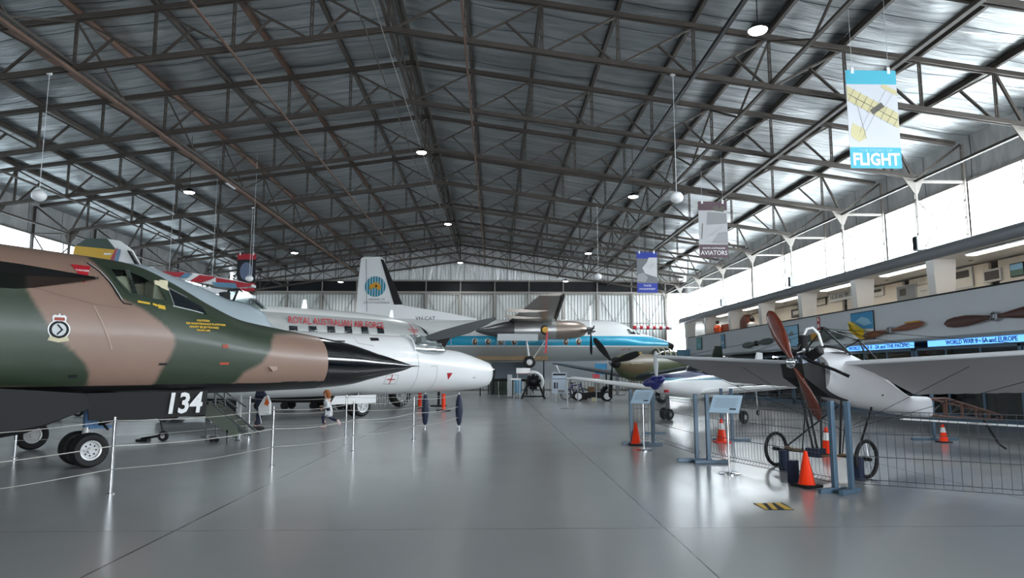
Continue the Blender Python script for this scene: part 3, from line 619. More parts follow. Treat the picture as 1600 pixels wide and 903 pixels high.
B1.stroke(tz([(345, 568), (357, 568)], .9), .04, 'stencil_mark', mat('stencil_orange', 'b5482c', .6), jet, off=.01, g=.05)
B1.stroke(tz([(350, 541), (355, 541)], .9), .07, 'stencil_mark', MATS['badge_red'], jet, off=.01, g=.05)
B1.stroke(tz([(109, 588), (119, 588)], .95), .05, 'panel_mark', MATS['black_matt'], jet, off=.01, g=.05)
B1.stroke(tz([(250, 569), (260, 569)], .95), .04, 'panel_mark', MATS['black_matt'], jet, off=.01, g=.05)
mm = MB(); q = B1.surf(*tz([(423, 576)], .75)[0], -1, 0.); mm.prism([(-.1, .04), (.08, .05), (.09, -.02), (0, -.05)], (q[0], q[1]-.03, q[2]), (1, 0, 0), (0, 0, 1), .03); mm.build('air_probe', mat('seam_light', 'a68f80'), jet)
# lower black engine intake bay, nose gear door with number, nose gear
q = MB(); q.rings([[(-6.95, -.30, 1.18), (-6.9, -.32, 1.14), (-7.3, -.34, 1.0)], [(-8.2, -1.0, 1.3), (-8.2, -1.1, .8), (-8.2, -.2, .62)], [(-9.4, -1.35, 1.4), (-9.4, -1.4, .62), (-9.4, -.2, .45)], [(-13, -1.4, 1.5), (-13, -1.6, .8), (-13, -.2, .5)]]); q.build('intake_fairing', MATS['black_matt'], jet, smooth=30)
dr = MB(); dr.prism([(-7.5, 1.24), (-5.5, 1.24), (-5.52, .8), (-6.95, .76), (-7.45, .8)], (0, -.62, 0), (1, 0, 0), (0, 0, 1), -.03); door = dr.build('nose_gear_door', MATS['black_matt'], jet)
dd = tz([(285, 631)], .62)[0]; text('134', .5, MATS['white_paint'], jet, (-dd[0], -.66, dd[1]), (R(90), 0, 0), 'aircraft_number', xs=.88, ext=.003, shear=.12, off=.014)
gx, gy = -7.3, .0
gear = bpy.data.objects.new('nose_gear', None); COL.objects.link(gear); gear.parent = jet
g_ = MB(); g_.tube([(gx+.15, gy, 1.3), (gx, gy, .35)], .07, 12); g_.build('gear_strut', MATS['white_metal'], gear, smooth=40)
g_ = MB(); g_.tube([(gx, gy, .62), (gx+.5, gy-.05, .78), (gx+1.0, gy-.3, .85)], .03, 8); g_.tube([(gx+.1, gy-.15, .85), (gx+.3, gy-.2, .6)], .02, 8); g_.build('drag_link', MATS['dark_metal'], gear)
g_ = MB(); g_.box((gx+.05, gy-.1, .8), (.2, .12, .28)); g_.tube([(gx-.05, gy-.18, .95), (gx+.1, gy-.18, .7)], .025, 8); g_.box((gx+.2, gy-.12, .65), (.35, .05, .05)); g_.build('torque_link', mat('blue_paint', '5f87b5', .4), gear)
g_ = MB(); g_.tube([(gx, gy-.34, .29), (gx, gy+.34, .29)], .05, 10); g_.build('axle', MATS['steel'], gear)
for s_ in (-1, 1): wheel(jet, (gx, gy+s_*.27, .29), (0, 1, 0), .29, .24, hr=.56, holes=8, sub=gear)
for t_, y_ in ((13.4, -1.35), (13.4, 1.35)): wheel(jet, (-t_, y_, .55), (0, 1, 0), .55, .4); MB().tube([(-t_, y_*.9, .55), (-t_, y_*.7, 1.4)], .1, 10).build('gear_strut', MATS['white_metal'], jet)

# ------------------------------------------------------------------ white bomber with glazed nose
T2 = (0., 30.8)
bom = thing('jet_bomber', 'white jet with small bubble canopy and clear glazed nose cone, behind the black nose', 'aircraft', (T2[0], T2[1], 0), R(A1))
B2 = Body([(0, 1.72, 1.56, .02, 1.62, 2, 2), (.12, 1.83, 1.32, .2, 1.6, 2, 2), (.35, 1.93, 1.08, .38, 1.58, 2, 2), (.64, 2.02, .94, .5, 1.56, 2, 2), (1.35, 2.2, .84, .68, 1.56, 2, 2), (1.9, 2.33, .81, .78, 1.6, 2, 2), (2.6, 2.46, .78, .9, 1.65, 2, 2), (3.2, 2.5, .76, .98, 1.7, 2, 2), (4.2, 2.55, .74, 1.06, 1.8, 2, 2), (5.0, 2.7, .73, 1.1, 1.85, 2, 2), (5.6, 2.96, .73, 1.12, 1.85, 2, 2), (6.2, 2.97, .73, 1.12, 1.85, 2, 2), (12, 2.97, .73, 1.12, 1.85, 2, 2), (17, 2.7, 1.3, .6, 1.95, 2, 2), (19.5, 2.4, 1.8, .2, 2.1, 2, 2)])
mat('jet_white', 'f2f3f3', .3, var=.04, vscale=2, coat=.4)
B2.mesh([.64, .8, 1.1]+list(np.arange(1.35, 12, .25))+[12, 13, 14, 15, 16, 17, 18, 19, 19.5], 64, caps=False).build('fuselage', MATS['jet_white'], bom, smooth=60)
B2.mesh([0, .05, .12, .22, .35, .5, .64], 48, caps=False).build('nose_glazing', MATS['nose_glass'], bom, smooth=60)
f = MB(); f.lathe((-.66, 0, 1.48), (1, 0, 0), [(0, .001), (0, .49)], 32, caps=False); f.build('nose_bulkhead', MATS['mid_grey'], bom)
f = MB(); f.rings([B2.ring(.64, 40, .012), B2.ring(.68, 40, .012)], caps=False); f.build('nose_frame', MATS['white_metal'], bom)
f = MB(); f.tube([B2.surf(t, 1.7-.55*t, -1, .005) for t in np.linspace(.02, .64, 8)], .012, 6); f.tube([B2.surf(t, 1.64+.02*t, -1, .005) for t in np.linspace(.02, .64, 8)], .01, 6); f.build('glazing_bar', MATS['dark_metal'], bom)
cb = Body([(0, 2.55, 2.4, .05, 2.48, 2, 2), (.25, 2.7, 2.2, .4, 2.42, 2, 2), (.8, 2.9, 2.1, .6, 2.35, 2, 2), (1.5, 3.02, 2.1, .68, 2.35, 2, 2), (2.1, 3.0, 2.1, .62, 2.4, 2, 2)], yc=-.36)
o = cb.mesh(np.linspace(0, 2.1, 14), 32, caps=False).build('canopy', MATS['bubble_glass'], bom, smooth=60); o.location = (-3.5, 0, 0)
f = MB()
for k in (0, 2.1):
    r_ = cb.ring(k, 28, .01); f.tube([(p[0]-3.5, p[1], p[2]) for p in r_+r_[:1]], .025, 6)
f.build('canopy_frame', MATS['jet_white'], bom)
MB().box((-4.6, -.42, 2.66), (1.3, .6, .1)).build('cockpit_interior', MATS['mid_grey'], bom); MB().box((-4.8, -.42, 2.82), (.25, .35, .25)).build('head_rest', MATS['light_grey'], bom, bevel=.03)
def tz2(p, off=1.05): return [axis_tz(T2, A1, x, y, off) for x, y in p]
t_, z_ = tz2([(701, 588)], .95)[0]; dtri(B2, bom, t_, z_, .32, .27)
t_, z_ = tz2([(613, 593)])[0]
B2.stroke([(t_-.17, z_), (t_+.17, z_)], .035, 'red_cross', MATS['red'], bom, off=.012, g=.05); B2.stroke([(t_, z_-.17), (t_, z_+.17)], .035, 'red_cross', MATS['red'], bom, off=.013, g=.05)
mat('seam_grey', 'a9adae', .5)
for ln in ([(652, 553), (652, 614)], [(672, 572), (682, 572), (684, 590), (684, 612)], [(604, 586), (623, 586), (623, 600), (604, 600), (604, 586)], [(565, 526), (565, 536), (588, 540)]): B2.stroke(tz2(ln), .018, 'panel_seam', MATS['seam_grey'], bom, off=.008, g=.08)
B2.decal(tz2([(584, 532), (586, 527), (600, 527.5), (597, 532)], .9), 'hatch_window', MATS['dark_metal'], bom, off=.02, g=.08)
B2.stroke(tz2([(739, 590), (744, 590)], .8), .04, 'vent_slot', MATS['seam_grey'], bom, off=.01, g=.05)
# nose gear with white door
gd = MB(); gd.prism([(-8.95, .76), (-7.2, .76), (-7.2, .47), (-9.15, .47)], (0, -.75, 0), (1, 0, 0), (0, 0, 1), -.04); gd.build('gear_door', MATS['jet_white'], bom)
for y_ in (-.62, -.2): wheel(bom, (-7.75, y_, .38), (0, 1, 0), .38, .22, hr=.62, holes=6)
MB().tube([(-7.75, -.62, .38), (-7.75, -.2, .38)], .05, 8).build('axle', MATS['steel'], bom); MB().tube([(-7.75, -.41, .38), (-7.75, -.41, 1.0)], .07, 8).build('gear_strut', MATS['steel'], bom)
wg = MB(); wing(wg, (-8.6, 1.0, 1.9), (-13.2, 1.0, 1.9), (-10.5, 3.6, 2.0), (-12.5, 3.6, 2.0)); wg.build('wing_stub', MATS['jet_white'], bom, smooth=40)

# ------------------------------------------------------------------ silver twin piston transport with red lettering
T3 = (-4.01, 34.41)
tr = thing('transport_aircraft', 'white-topped silver transport aircraft with red air force lettering and square windows', 'aircraft', (T3[0], T3[1], 0), R(A1))
B3 = Body([(-1.9, 3.0, 2.8, .05, 2.9, 2, 2), (-1.6, 3.25, 2.45, .4, 2.9, 2, 2), (-.9, 3.5, 2.15, .8, 2.9, 2, 2), (-.3, 3.75, 1.98, 1.02, 2.95, 2, 2), (.3, 3.98, 1.88, 1.15, 3.0, 2, 2), (1.2, 4.14, 1.8, 1.22, 3.05, 2, 2), (2.2, 4.26, 1.78, 1.26, 3.05, 2, 2), (4.4, 4.33, 1.78, 1.28, 3.05, 2, 2), (8.5, 4.28, 1.78, 1.28, 3.05, 2, 2), (11, 4.2, 1.9, 1.15, 3.05, 2, 2), (15, 3.8, 2.4, .6, 3.1, 2, 2), (17, 3.5, 2.9, .2, 3.2, 2, 2)])
B3.mesh(list(np.arange(-1.9, 11, .3))+[11, 12, 13, 14, 15, 16, 17], 56).build('fuselage', zmat('transport_skin', [(-10, 'b2b4b3'), (3.92, 'eceeed')], .36, .12), tr, smooth=60)
def tz3(p, off=1.22): return [axis_tz(T3, A1, x, y, off) for x, y in p]
for px in (457.5, 488, 517, 544, 570, 595):
    t_, z_ = tz3([(px, 515.5)])[0]; wd = .36; B3.decal([(t_-wd/2, z_-.15), (t_+wd/2, z_-.15), (t_+wd/2, z_+.15), (t_-wd/2, z_+.15)], 'cabin_window', MATS['glass_dark'], tr, off=.012, g=.1)
    B3.stroke([(t_-wd/2, z_-.15), (t_+wd/2, z_-.15), (t_+wd/2, z_+.15), (t_-wd/2, z_+.15), (t_-wd/2, z_-.15)], .03, 'window_frame', MATS['dark_metal'], tr, off=.016, g=.1)
a_, c_ = tz3([(451, 503)])[0], tz3([(600, 507.5)])[0]
L = a_[0]-c_[0]; zt = (a_[1]+c_[1])/2
to = text('ROYAL AUSTRALIAN AIR FORCE', .42, MATS['red'], tr, (-(a_[0]+c_[0])/2, -1.2, zt+.02), (R(74), 0, 0), 'fuselage_lettering', ext=.004, off=.004)
wx = max(v.co.x for v in to.data.vertices)-min(v.co.x for v in to.data.vertices); to.data.transform(Matrix.Diagonal((L/wx, 1, 1, 1)))
t_, z_ = tz3([(649, 515)])[0]
B3.stroke([(t_-.35, z_), (t_+.35, z_)], .04, 'red_marking', MATS['red'], tr, off=.012, g=.1); B3.stroke([(t_-.3, z_-.1), (t_+.25, z_-.1)], .03, 'red_marking', MATS['red'], tr, off=.012, g=.1); B3.stroke([(t_, z_-.25), (t_, z_+.35)], .05, 'red_marking', MATS['red'], tr, off=.014, g=.1)
B3.decal(tz3([(664, 502), (671, 506), (673, 524), (666, 520)], 1.1), 'cockpit_window', MATS['glass_dark'], tr, off=.012, g=.1)
for px, yb in ((475, 479), (611, 488)):
    t_, z_ = axis_tz(T3, A1, px, yb, 0); m_ = MB(); m_.prism([(-.14, 0), (.16, 0), (.1, .42), (-.06, .42)], (-t_, -.02, B3.at(t_)[1]-.04), (1, 0, 0), (0, 0, 1), -.04); m_.build('aerial_fin', MATS['jet_white'], tr)
wg = MB(); wing(wg, (-2.2, -1.0, 2.0), (-6.6, -1.0, 2.0), (-2.4, -2.4, 2.05), (-6.4, -2.4, 2.05)); wing(wg, (-2.2, 1.0, 2.0), (-6.6, 1.0, 2.0), (-3., 6, 2.3), (-6, 6, 2.3)); wg.build('wing_stub', MATS['silver'], tr, smooth=40)
for y_ in (-2.0, 2.6): wheel(tr, (-2.6, y_, .57), (0, 1, 0), .57, .32); MB().tube([(-2.6, y_+.25, .57), (-2.7, y_+.25, 1.9)], .08, 8).build('gear_strut', MATS['steel'], tr)
wheel(tr, (-15.5, 0, .3), (0, 1, 0), .3, .16); MB().tube([(-15.5, .12, .3), (-15.5, 0, 2.8)], .07, 8).build('gear_strut', MATS['steel'], tr)
# dark broad blade that rises behind the white jet's canopy
hub = atY(695, 541, 31.6); tip = atY(775, 497.5, 31.6)
pr = thing('propeller_display', 'dark grey broad tapered blade rising behind the white jet canopy', 'propeller', (float(hub[0]), float(hub[1]), 0))
P0 = [atY(x, y, 31.6)-V(hub[0], hub[1], 0) for x, y in ((655, 529), (690, 516), (730, 505), (760, 498), (775, 496), (776, 499), (760, 508), (735, 520), (700, 530), (675, 533))]
m_ = MB(); m_.prism([(p[0], p[2]) for p in P0], (0, .05, 0), (1, 0, 0), (0, 0, 1), .12); m_.build('blade', mat('blade_grey', '4a4d50', .5), pr, bevel=.03)
P0 = [atY(x, y, 31.6)-V(hub[0], hub[1], 0) for x, y in ((682, 532), (704, 528), (697, 540), (690, 552), (684, 552))]
m_ = MB(); m_.prism([(p[0], p[2]) for p in P0], (0, 0, 0), (1, 0, 0), (0, 0, 1), .2); m_.build('hub', MATS['black_matt'], pr, bevel=.03)
m_ = MB(); m_.tube([(-.25, 0, 0), (-.25, 0, 3.0)], .06, 8); m_.box((-.25, 0, .03), (.7, .7, .06)); m_.build('stand', MATS['dark_metal'], pr)

# ------------------------------------------------------------------ pale blue-grey jet between the camouflaged jet and the transport
T4 = (-5.93, 18.37)
gj = thing('jet_fighter', 'pale blue-grey jet with open windshield, its back showing above the camouflaged cockpit', 'aircraft', (T4[0], T4[1], 0), R(A1))
def g4(x, y, o=0): return axis_tz(T4, A1, x, y, o)
def g5(x, y, bot, hw, zm, e): t_, z_ = axis_tz(T4, A1, x, y, 0); return (t_, z_, bot, hw, zm, e, 2)
B4 = Body([(0, 2.8, 2.5, .05, 2.6, 2, 2), (.2, 2.95, 2.3, .25, 2.6, 2, 2), g5(412, 491, 2.1, .4, 2.6, 2), g5(400, 482, 1.95, .5, 2.6, 2), g5(380, 473, 1.8, .58, 2.5, 2), g5(353, 466, 1.7, .66, 2.4, 1.8), g5(310, 447.5, 1.6, .7, 2.4, 1.8), g5(257, 426.5, 1.5, .74, 2.4, 1.8), g5(225, 414, 1.5, .78, 2.4, 1.8), (6.5, 4.0, 1.5, .8, 2.4, 2, 2), (9, 3.4, 1.5, .8, 2.4, 2, 2), (12, 2.9, 1.8, .5, 2.4, 2, 2)])
WX = g4(360, 460)[0]-2.9
B4.mesh(np.arange(0, 12.01, .2), 48).build('fuselage', mat('jet_bluegrey', 'a9b6bd', .35, coat=.2), gj, smooth=60)
q = MB(); a, c = g4(360, 452), g4(386, 478)
q.prism([(-2.95, 3.28), (-2.82, 3.56), (-2.55, 3.5), (-2.15, 3.22), (-2.0, 3.1)], (0, -.25, 0), (1, 0, 0), (0, 0, 1), -.5); o = q.build('windshield', MATS['canopy_glass'], gj); o.location = (-WX, 0, .12)
q = MB(); q.tube([(-2.95, -.27, 3.25), (-2.82, -.25, 3.56), (-2.82, .25, 3.56), (-2.95, .27, 3.25)], .03, 6); q.tube([(-2.82, -.25, 3.56), (-2.05, -.12, 3.13)], .025, 6); o = q.build('windshield_frame', MATS['dark_metal'], gj); o.location = (-WX, 0, .12)
q = MB(); q.box((-3.05, 0, 3.35), (.15, .3, .25)); o = q.build('seat_headrest', MATS['black_matt'], gj); o.location = (-WX, 0, .12)
for x_, y_ in ((-5.3, .0), (-7.6, -1.1), (-7.6, 1.1)): wheel(gj, (x_, y_, .3), (0, 1, 0), .3, .16); MB().tube([(x_, y_+.12, .3), (x_, y_*.5, 1.7)], .05, 8).build('gear_strut', MATS['steel'], gj)
MB().box((-6.2, 0, 1.35), (.8, .1, .5)).build('ventral_fin', MATS['jet_bluegrey'], gj)

# ------------------------------------------------------------------ airliner with turquoise stripe
al = thing('airliner', 'high-wing twin propeller airliner with turquoise stripe raised on stands at the back', 'aircraft', (12.25, 46., 0))
B5 = Body([(0, 3.36, 3.26, .04, 3.31, 2, 2), (.12, 3.48, 3.02, .24, 3.28, 2, 2), (.5, 3.64, 2.86, .42, 3.28, 2, 2), (1.2, 3.86, 2.7, .7, 3.3, 2, 2), (2.15, 4.14, 2.58, .98, 3.35, 2, 2), (2.95, 4.46, 2.5, 1.15, 3.45, 2, 2), (3.45, 4.78, 2.44, 1.24, 3.55, 2, 2), (4.2, 4.98, 2.36, 1.32, 3.65, 2, 2), (5.2, 5.07, 2.3, 1.35, 3.68, 2, 2), (7, 5.07, 2.26, 1.35, 3.68, 2, 2), (14.5, 5.07, 2.26, 1.35, 3.68, 2, 2), (17, 5.12, 2.5, 1.25, 3.8, 2, 2), (20, 5.15, 3.4, .8, 4.2, 2, 2), (22.5, 5.0, 4.3, .25, 4.6, 2, 2)])
B5.mesh(list(np.arange(.5, 22.5, .3))+[22.5], 56, caps=False).build('fuselage', zmat('airliner_skin', [(-10, 'aab0b1'), (3.20, 'f0f2f2'), (3.26, '1a9fc4'), (3.90, 'f0f2f2')], .3, .1, .4), al, smooth=60)
B5.mesh([0, .05, .12, .3, .5], 40, caps=True).build('nose_cone', MATS['black_matt'], al, smooth=60)
ZX = lambda x, y, Y=44.7: (12.25-atY(x, y, Y)[0], atY(x, y, Y)[2])
for px in (742, 762.5, 782.7, 803.5, 884, 904):
    t_, z_ = ZX(px, 534); B5.decal(circ(t_, z_, .19, 16, .25), 'window_frame', MATS['steel'], al, off=.012, g=.1); B5.decal(circ(t_, z_, .14, 16, .2), 'cabin_window', mat('window_curtain', '4b3a30', .3), al, off=.018, g=.1)
    B5.decal(circ(t_-.04, z_+.02, .05, 8, .1), 'curtain', MATS['cream'], al, off=.022, g=.1)
B5.stroke([ZX(x, y) for x, y in ((777, 527), (789, 527), (789, 542), (777, 542), (777, 527))], .05, 'door_frame', MATS['light_grey'], al, off=.02, g=.1)
B5.stroke([ZX(x, y) for x, y in ((705, 542), (705, 527))], .05, 'door_frame', MATS['light_grey'], al, off=.02, g=.1)
for P0 in (((980, 514), (991, 514), (995, 522), (983, 522)), ((993, 514.5), (999, 516), (1003, 522), (997, 522))): B5.decal([ZX(x, y, 45.) for x, y in P0], 'cockpit_window', MATS['glass_dark'], al, off=.015, g=.1)
for x0_ in (972, 981): B5.stroke([ZX(x0_, 546), ZX(x0_+6, 545)], .04, 'registration_mark', MATS['badge_red'], al, off=.015, g=.1)
text('F27 FRIENDSHIP', .16, MATS['white_paint'], al, (-(ZX(714, 533)[0]), -1.37, ZX(714, 533)[1]+.0), (R(90), 0, 0), 'nose_lettering', ext=.003) if False else None
XF = lambda x, y, Y=46.: (atY(x, y, Y)[0]-12.25, atY(x, y, Y)[2])
fin = MB(); fp = [XF(556, 490), XF(560, 440), XF(564, 404), XF(568, 401.5), XF(594, 401), XF(600, 405), XF(612, 440), XF(629, 477), XF(642, 479), XF(700, 489), XF(745, 498)]; fp = fp+[(fp[-1][0], 4.9), (fp[0][0], 4.6)]
fin.prism(fp, (0, -.09, 0), (1, 0, 0), (0, 0, 1), -.18); fn = fin.build('tail_fin', MATS['white_paint'], al, bevel=.04)
q = MB(); q.prism([XF(595, 405), XF(600, 406.5), XF(629, 476), XF(616, 476)], (0, -.115, 0), (1, 0, 0), (0, 0, 1), -.23); q.build('deicer_boot', MATS['black_matt'], fn)
q = MB(); q.prism([XF(572, 405), XF(573, 405), XF(574, 487), XF(573, 487)], (0, -.1, 0), (1, 0, 0), (0, 0, 1), -.01); q.build('rudder_seam', MATS['mid_grey'], fn)
cx, cz = XF(586.7, 448)
q = MB(); q.prism(circ(cx, cz, .7, 32), (0, -.10, 0), (1, 0, 0), (0, 0, 1), .02); q.build('tail_emblem', mat('emblem_blue', '1e86a0', .5), fn)
q = MB()
for k in range(7): 
    xx = cx-.54+k*.18; h = math.sqrt(.69**2-(xx-cx)**2); q.box((xx, -.128, cz), (.035, .01, 2*h))
q.build('emblem_stripe', MATS['white_paint'], fn)
au = [(-.42, -.05), (-.40, .12), (-.2, .2), (-.12, .3), (.0, .26), (.05, .33), (.15, .3), (.14, .2), (.22, .18), (.27, .34), (.33, .15), (.43, -.02), (.36, -.22), (.2, -.24), (.1, -.12), (-.1, -.1), (-.25, -.2), (-.38, -.2)]
q = MB(); q.prism([(cx+a*.95, cz+c*.95) for a, c in au], (0, -.132, 0), (1, 0, 0), (0, 0, 1), .012); q.build('emblem_map', mat('emblem_gold', 'd39a2c', .5), fn)
q = MB(); q.ball((cx+.07, -.145, cz+.03), (.07, .01, .08), 10); q.build('emblem_bird', MATS['black_matt'], fn)
for k, s_ in enumerate(('AIRLINES OF', 'SOUTH AUSTRALIA')): text(s_, .2, MATS['mid_grey'], fn, (cx+.12, -.12, XF(586, 468+k*5.2)[1]), (R(90), 0, 0), 'tail_lettering', ext=.002)
text('VH-CAT', .36, MATS['dark_metal'], fn, (XF(668, 499)[0], -1.42, XF(668, 499)[1]-.05), (R(82), 0, 0), 'registration_lettering', ext=.002)
# wings and nacelle (polished metal)
def wpt(x, y, z): return (x-12.25, y-46., z)
q = MB(); wing(q, wpt(4.1, 46, 4.8), wpt(.75, 46, 4.75), wpt(3.75, 42.4, 4.78), wpt(.9, 42.4, 4.7), .17, .16); wing(q, wpt(3.75, 42.4, 4.78), wpt(.9, 42.4, 4.7), wpt(3.2, 31.5, 5.17), wpt(2.1, 31.5, 5.12), .16, .12, 10); q.build('wing', MATS['polished'], al, smooth=40)
q = MB(); wing(q, wpt(4.1, 46, 4.8), wpt(.75, 46, 4.75), wpt(3.4, 54.5, 5.0), wpt(1.2, 54.5, 5.0), .17, .13, 6); q.build('wing', MATS['polished'], al, smooth=40)
q = MB(); q.bar(wpt(3.78, 41.5, 4.77), wpt(3.24, 31.6, 5.13), .12, .16); q.build('deicer_boot', MATS['dark_metal'], al)
for yy, xl in ((39.6, .5), (36.6, .4)):
    z_ = 4.74+.036*(42.4-yy); q = MB()
    q.rings([[wpt(x, yy+dy, z_-dz) for dy, dz in ((-.06, 0), (.06, 0), (.04, d_), (-.04, d_))] for x, d_ in ((2.9, .1), (2.3, .17), (1.6, .19), (.9, .17), (.6, .1))]); q.build('flap_fairing', MATS['polished'], al, smooth=40)
BN = Body([(0, 4.3, 4.1, .08, 4.2, 2, 2), (.15, 4.48, 3.88, .3, 4.2, 2, 2), (.6, 4.68, 3.68, .48, 4.2, 2, 2), (1.5, 4.75, 3.6, .55, 4.18, 2, 2), (3.5, 4.8, 3.55, .58, 4.15, 2, 2), (5., 4.7, 3.6, .52, 4.13, 2, 2), (6.2, 4.4, 3.8, .3, 4.1, 2, 2), (7.0, 4.18, 4.05, .05, 4.12, 2, 2)], yc=-3.6)
mat('cowl_metal', '9a8c82', .35, .45, var=.1); mat('nacelle_dark', '5f5f61', .35, .5, var=.2)
for nm_, a_, c_, m_ in (('engine_cowling', 0, 2.0, 'cowl_metal'), ('engine_nacelle', 2.0, 4.6, 'silver'), ('nacelle_tail', 4.6, 7.0, 'nacelle_dark')): q = BN.mesh(np.linspace(a_, c_, 14), 40).build(nm_, MATS[m_], al, smooth=60); q.location = (5.85-12.25, 0, 0)
q = MB(); q.box(wpt(1.45, 41.78, 3.68), (2.5, .04, .42)); q.build('gear_door', MATS['light_grey'], al)
q = MB(); q.lathe(wpt(3.15, 41.86, 4.14), (.2, -1, 0), [(-.1, .3), (.03, .3), (.04, .22), (-.05, .2)], 20); q.build('exhaust_outlet', MATS['dark_metal'], al, smooth=40)
q = MB(); q.lathe(wpt(3.12, 41.8, 4.14), (.2, -1, 0), [(0, .2), (.1, .19), (.11, .01)], 20); q.build('exhaust_plug', mat('plug_yellow', 'c9962e', .6), al)
q = MB(); q.prism([(0, 0), (.12, 0), (.02, -1.35), (-.1, -1.3), (-.06, -.7)], wpt(3.2, 41.7, 4.0), (1, 0, 0), (0, 0, 1), -.02); q.build('warning_ribbon', mat('ribbon_red', 'd0525c', .7), al)
hb = wpt(6.05, 42.4, 4.15)
prp = bpy.data.objects.new('propeller', None); COL.objects.link(prp); prp.parent = al; prp.location = hb
q = MB(); q.lathe((0, 0, 0), (1, 0, 0), [(-.2, .2), (0, .19), (.25, .12), (.35, .01)], 16); q.build('spinner', MATS['steel'], prp, smooth=50)
for a in (4, 94, 184, 274):
    sn, cs = math.sin(R(a)), math.cos(R(a)); q = MB()
    rg = []
    for r_, w_ in ((.15, .07), (.4, .1), (.8, .16), (1.2, .17), (1.45, .12), (1.55, .03)):
        c_ = V(0, sn*r_, cs*r_); wv = V(.35, cs*.93, -sn*.93)*w_; tk = V(.02, 0, 0)
        rg.append([c_-wv, c_+tk, c_+wv, c_-tk])
    q.rings(rg); q.build('propeller_blade', MATS['light_grey'] if a == 4 else MATS['black_matt'], prp, smooth=40)
q = MB(); q.tube([wpt(2.0, 42.4, 3.7), wpt(2.2, 42.4, 2.15)], .07, 10); q.tube([wpt(3.25, 42.3, 3.6), wpt(2.35, 42.3, 2.3)], .035, 8); q.tube([wpt(1.8, 42.2, 3.6), wpt(3.2, 42.2, 3.66)], .03, 8); q.build('gear_leg', MATS['white_metal'], al, smooth=40)
for y_ in (42.15, 42.7): wheel(al, wpt(2.2, y_, 2.16), (0, 1, 0), .37, .26, hr=.5, holes=6)
MB().tube([wpt(2.2, 42.1, 2.16), wpt(2.2, 42.75, 2.16)], .05, 8).build('axle', MATS['steel'], al)
for lab, x, y, zt_ in (('grey steel pillar stand carrying the airliner wheel', 2.2, 42.45, 1.785), ('grey steel pillar stand under the airliner nose', 8.3, 46., 2.3)):
    t = thing('support_stand', lab, 'stand', (x, y, 0)); MB().box((0, 0, zt_/2), (.16, .16, zt_)).build('post', MATS['mid_grey'], t); MB().box((0, 0, zt_-.03), (.7, .8, .06)).build('top_plate', MATS['mid_grey'], t); MB().box((0, 0, .03), (.9, .9, .06)).build('base_plate', MATS['mid_grey'], t)
# ------------------------------------------------------------------ early wood and fabric monoplane, foreground right
T6, A6 = (5.2, 11.0), 209.4
mp = thing('vintage_monoplane', 'early grey fabric monoplane with wooden propeller and thin spoked wheels, behind the mesh fence', 'aircraft', (T6[0], T6[1], 0), R(A6))
def K(s, l, z): return V(-s, l, z)
m, nt, b, tc = node_mat('wing_fabric', .55, 0)
b.inputs['Base Color'].default_value = srgb('a3a1a2'); mat('wing_edge', 'd9dde2', .4); mat('fabric_grey', 'b9bbbf', .5, var=.06, vscale=2)
def sheet(le0, te0, le1, te1, n=12):   # thin cambered fabric wing, gently scalloped between ribs
    mb = MB(); rg = []
    for i in range(n*2+1):
        u = i/(n*2); le = le0*(1-u)+le1*u; te = te0*(1-u)+te1*u; r = []
        sc_ = .008*(i % 2)
        pts = [(0, 0, .02), (.03, .02, .045), (.15, .05, .05), (.4, .06, .035), (.7, .03, .02), (1., 0, .006)]
        up = [le+(te-le)*a+V(0, 0, c+t/2-sc_*(a > .1)) for a, c, t in pts]; lo = [le+(te-le)*a+V(0, 0, c-t/2-sc_*(a > .1)) for a, c, t in pts[::-1]]
        rg.append(up+lo)
    return mb.rings(rg)
lef0, tef0 = K(.47, -.3, 1.73), K(2.35, -.3, 1.20); lef1, tef1 = K(.42, -4.1, 1.92), K(2.2, -3.7, 1.36)
len0, ten0 = K(.47, .3, 1.73), K(2.35, .3, 1.20); len1, ten1 = K(.42, 4.1, 1.90), K(2.2, 3.8, 1.36)
for a, c, d, e in ((lef0, tef0, lef1, tef1), (len0, ten0, len1, ten1)):
    wgo = sheet(a, c, d, e).build('wing', MATS['wing_fabric'], mp, smooth=40)
    q = MB(); q.tube([a+V(.01, 0, .0), d+V(.01, 0, .0)], .035, 10); q.build('leading_edge', MATS['wing_edge'], wgo, smooth=60)
B6 = Body([(-.22, 1.78, 1.52, .2, 1.66, 2, 2.2), (.1, 1.9, 1.22, .3, 1.6, 2, 2.6), (.6, 1.93, 1.08, .33, 1.6, 2, 2.8), (1.05, 1.84, 1.0, .33, 1.5, 2, 2.8), (1.35, 1.68, .96, .33, 1.4, 2, 2.8), (1.75, 1.50, .91, .32, 1.25, 2, 2.8), (2.45, 1.17, .82, .3, 1.0, 3, 3.2), (3.0, 1.14, .76, .28, .95, 5, 5)])
B6.mesh(np.arange(.02, 3.01, .06), 48).build('fuselage', MATS['fabric_grey'], mp, smooth=50)
q = MB(); q.prism([(-.55, 1.72), (-.5, 1.5), (.1, 1.2), (.6, 1.1), (.3, 1.75)], tuple(K(0, -.2, 0)), (-1, 0, 0), (0, 0, 1), .4); q.build('engine_bay', MATS['black_matt'], mp)
q = MB(); q.tube([K(.55+.28*math.cos(a), .24*math.sin(a), 1.93-.08*math.cos(a)) for a in np.linspace(0, 2*math.pi, 20)], .02, 8); q.lathe(K(.55, 0, 1.9), (0, 0, 1), [(0, .24), (.01, .24)], 20); q.build('cockpit_rim', MATS['black_matt'], mp)
q = MB(); q.prism([(.1, 1.86), (.9, 1.9), (1.2, 1.78), (.6, 2.0), (.3, 2.0)], tuple(K(0, -.05, 0)), (-1, 0, 0), (0, 0, 1), .1); q.build('coaming', MATS['white_paint'], mp, bevel=.02)
